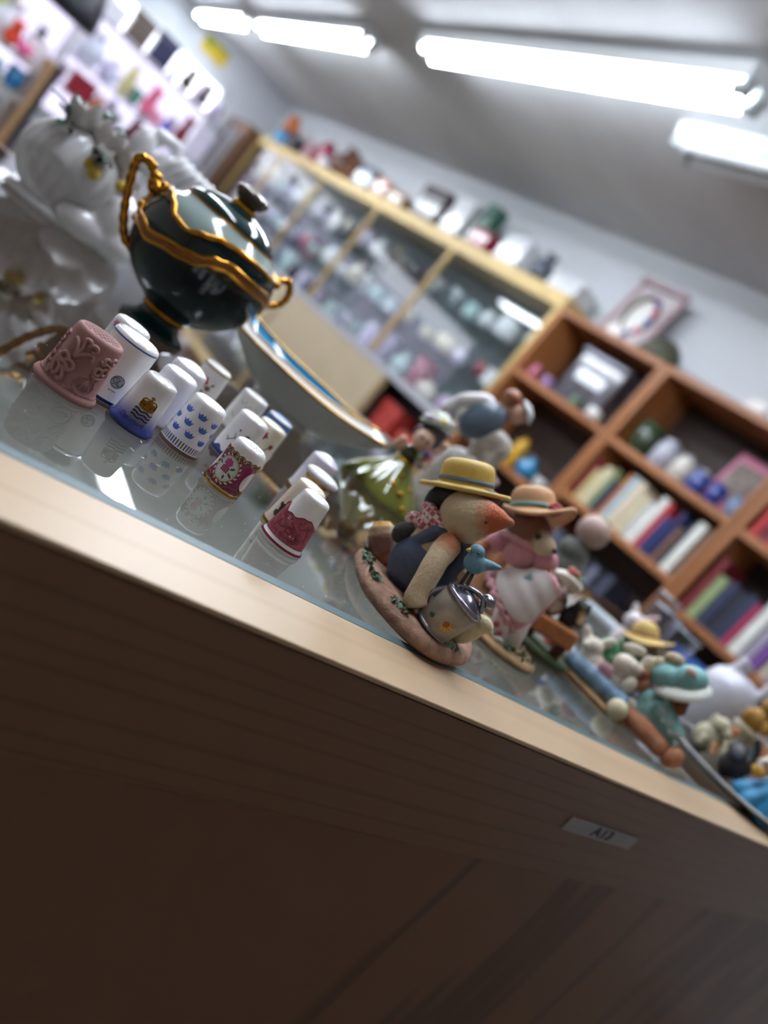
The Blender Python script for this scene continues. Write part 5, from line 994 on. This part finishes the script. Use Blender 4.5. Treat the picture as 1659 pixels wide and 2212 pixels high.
# --- silver tray with beaded rim and the animals on it
Ty = thing('silver_tray', 'oval silver tray with a beaded rim carrying small animal figurines', 'tray', (.752, .262, G), -72)
MB(MM).lathe([(40, 0), (44, .4), (52, 4), (56, 7), (57, 8), (54, 7.4), (46, 3.6), (1, 3.2)], 64, M=Matrix.Diagonal((1.15, 1.75, 1, 1))).build('tray_body', mat('#4a4a48', .3, .8), Ty)
bd = MB(MM); [bd.ell((57.5*1.15*math.cos(a), 57.5*1.75*math.sin(a), 8), 1.7, nu=8, nv=5) for a in [2*PI*i/150 for i in range(150)]]; bd.build('beaded_rim', mat('#a8a8a8', .25, .9), Ty)
ZT = G+.0036
Bl = thing('blue_gown_figurine', 'figurine in a bright blue gown holding something yellow', 'figurine', (.706, .226, ZT), -71.4)
MB(MM).lathe([(19, 0), (20, 1), (18, 8), (12, 20), (8, 28), (7, 30)], 48, M=tiltM((6, 0, 0), -14), mod=lambda a, i: 1+.1*math.cos(7*a)*(1 if i < 4 else 0)).build('blue_gown', mat('#2f86b4', .5, vary=.15, vs=100), Bl)
MB(MM).ell((-1, 0, 38), (9, 8, 10)).tube([(-4, -6, 40), (-10, -9, 34), (-6, -11, 30)], 3, 10).tube([(6, -4, 42), (12, -6, 36)], 3, 10).ell((-4, 0, 53), (7, 7, 7.5)).build('lady_body', mat('#c4bab4', .5), Bl, remesh=1); MB(MM).ell((-6, -10, 28), (6, 4, 5)).build('yellow_bundle', mat('#c79a34', .5), Bl); MB(MM).ell((-4, 1, 56), (8.5, 8, 6)).build('turquoise_bonnet', mat('#3c9abf', .5), Bl)
Cd = thing('cream_dog_figurine', 'small cream and orange spaniel figurine on the silver tray', 'figurine', (.742, .287, ZT), -68.6)
MB(MM).ell((-6, 0, 14), (14, 11, 14)).ell((-4, -3, 30), (9, 8.5, 8.5)).ell((3, -8, 28), (5, 5, 4)).ell((-13, -2, 29), (3.5, 3, 8)).ell((6, 0, 32), (3.5, 3, 8), (0, 20, 0)).tube([(2, -8, 14), (6, -11, 4)], 4, 10).tube([(-8, -9, 14), (-8, -11, 4)], 4, 10).build('dog_body', spots('#b3aa90', [((8, -2, 36), 8, '#b5693a'), ((6, -9, 12), 7, '#bd8450')], .6, bump=.5, key='dog'), Cd, remesh=1); eye(Cd, (-1, -10.6, 32), 1); MB(MM).ell((6, -12.5, 28.5), 1.5).build('nose', mat('#2a1c1a', .3), Cd)
Bc = thing('black_cat_figurine', 'small black and grey cat figurine on the silver tray', 'figurine', (.722, .258, ZT), -70)
MB(MM).ell((2, 2, 14), (11, 10, 14)).ell((-2, -4, 26), (8.5, 8, 7.5)).lathe([(3, 0), (.3, 6)], 8, (-7, -4, 31)).lathe([(3, 0), (.3, 6)], 8, (3, -4, 31)).tube(smoothpath([(10, 4, 6), (14, 4, 22), (8, 4, 38), (2, 4, 44)], 4), 3.4, 10).build('cat_body', spots('#2e2826', [((-1, -11, 25), 6, '#8d8a94')], .6, key='cat'), Bc, remesh=.9); eye(Bc, (-4, -11.2, 28), 1, mat('#8a8a3a', .2)); eye(Bc, (1.6, -11.2, 28), 1, mat('#8a8a3a', .2))
Gb = thing('golden_bear_figurine', 'golden brown teddy figurine on a cream plinth at the back', 'figurine', (.845, .312, G), -68)
MB(MM).lathe([(18, 0), (18, 2), (14, 6), (13, 36), (16, 40), (16, 43), (4, 44)], 32).build('plinth', mat('#b3a88a', .6), Gb); MB(MM).ell((0, 0, 55), (13, 11, 13)).ell((2, -2, 74), (10, 9.5, 9)).ell((-6, 0, 83), 3.6).ell((10, 0, 83), 3.6).ell((6, -10, 72), (4, 4, 3.4)).ell((-10, -8, 54), (5, 5, 8)).ell((12, -8, 54), (5, 5, 8)).build('bear_body', mat('#a87c34', .65, vary=.2, bump=.6), Gb, remesh=1.1); eye(Gb, (3, -11.2, 77), 1)
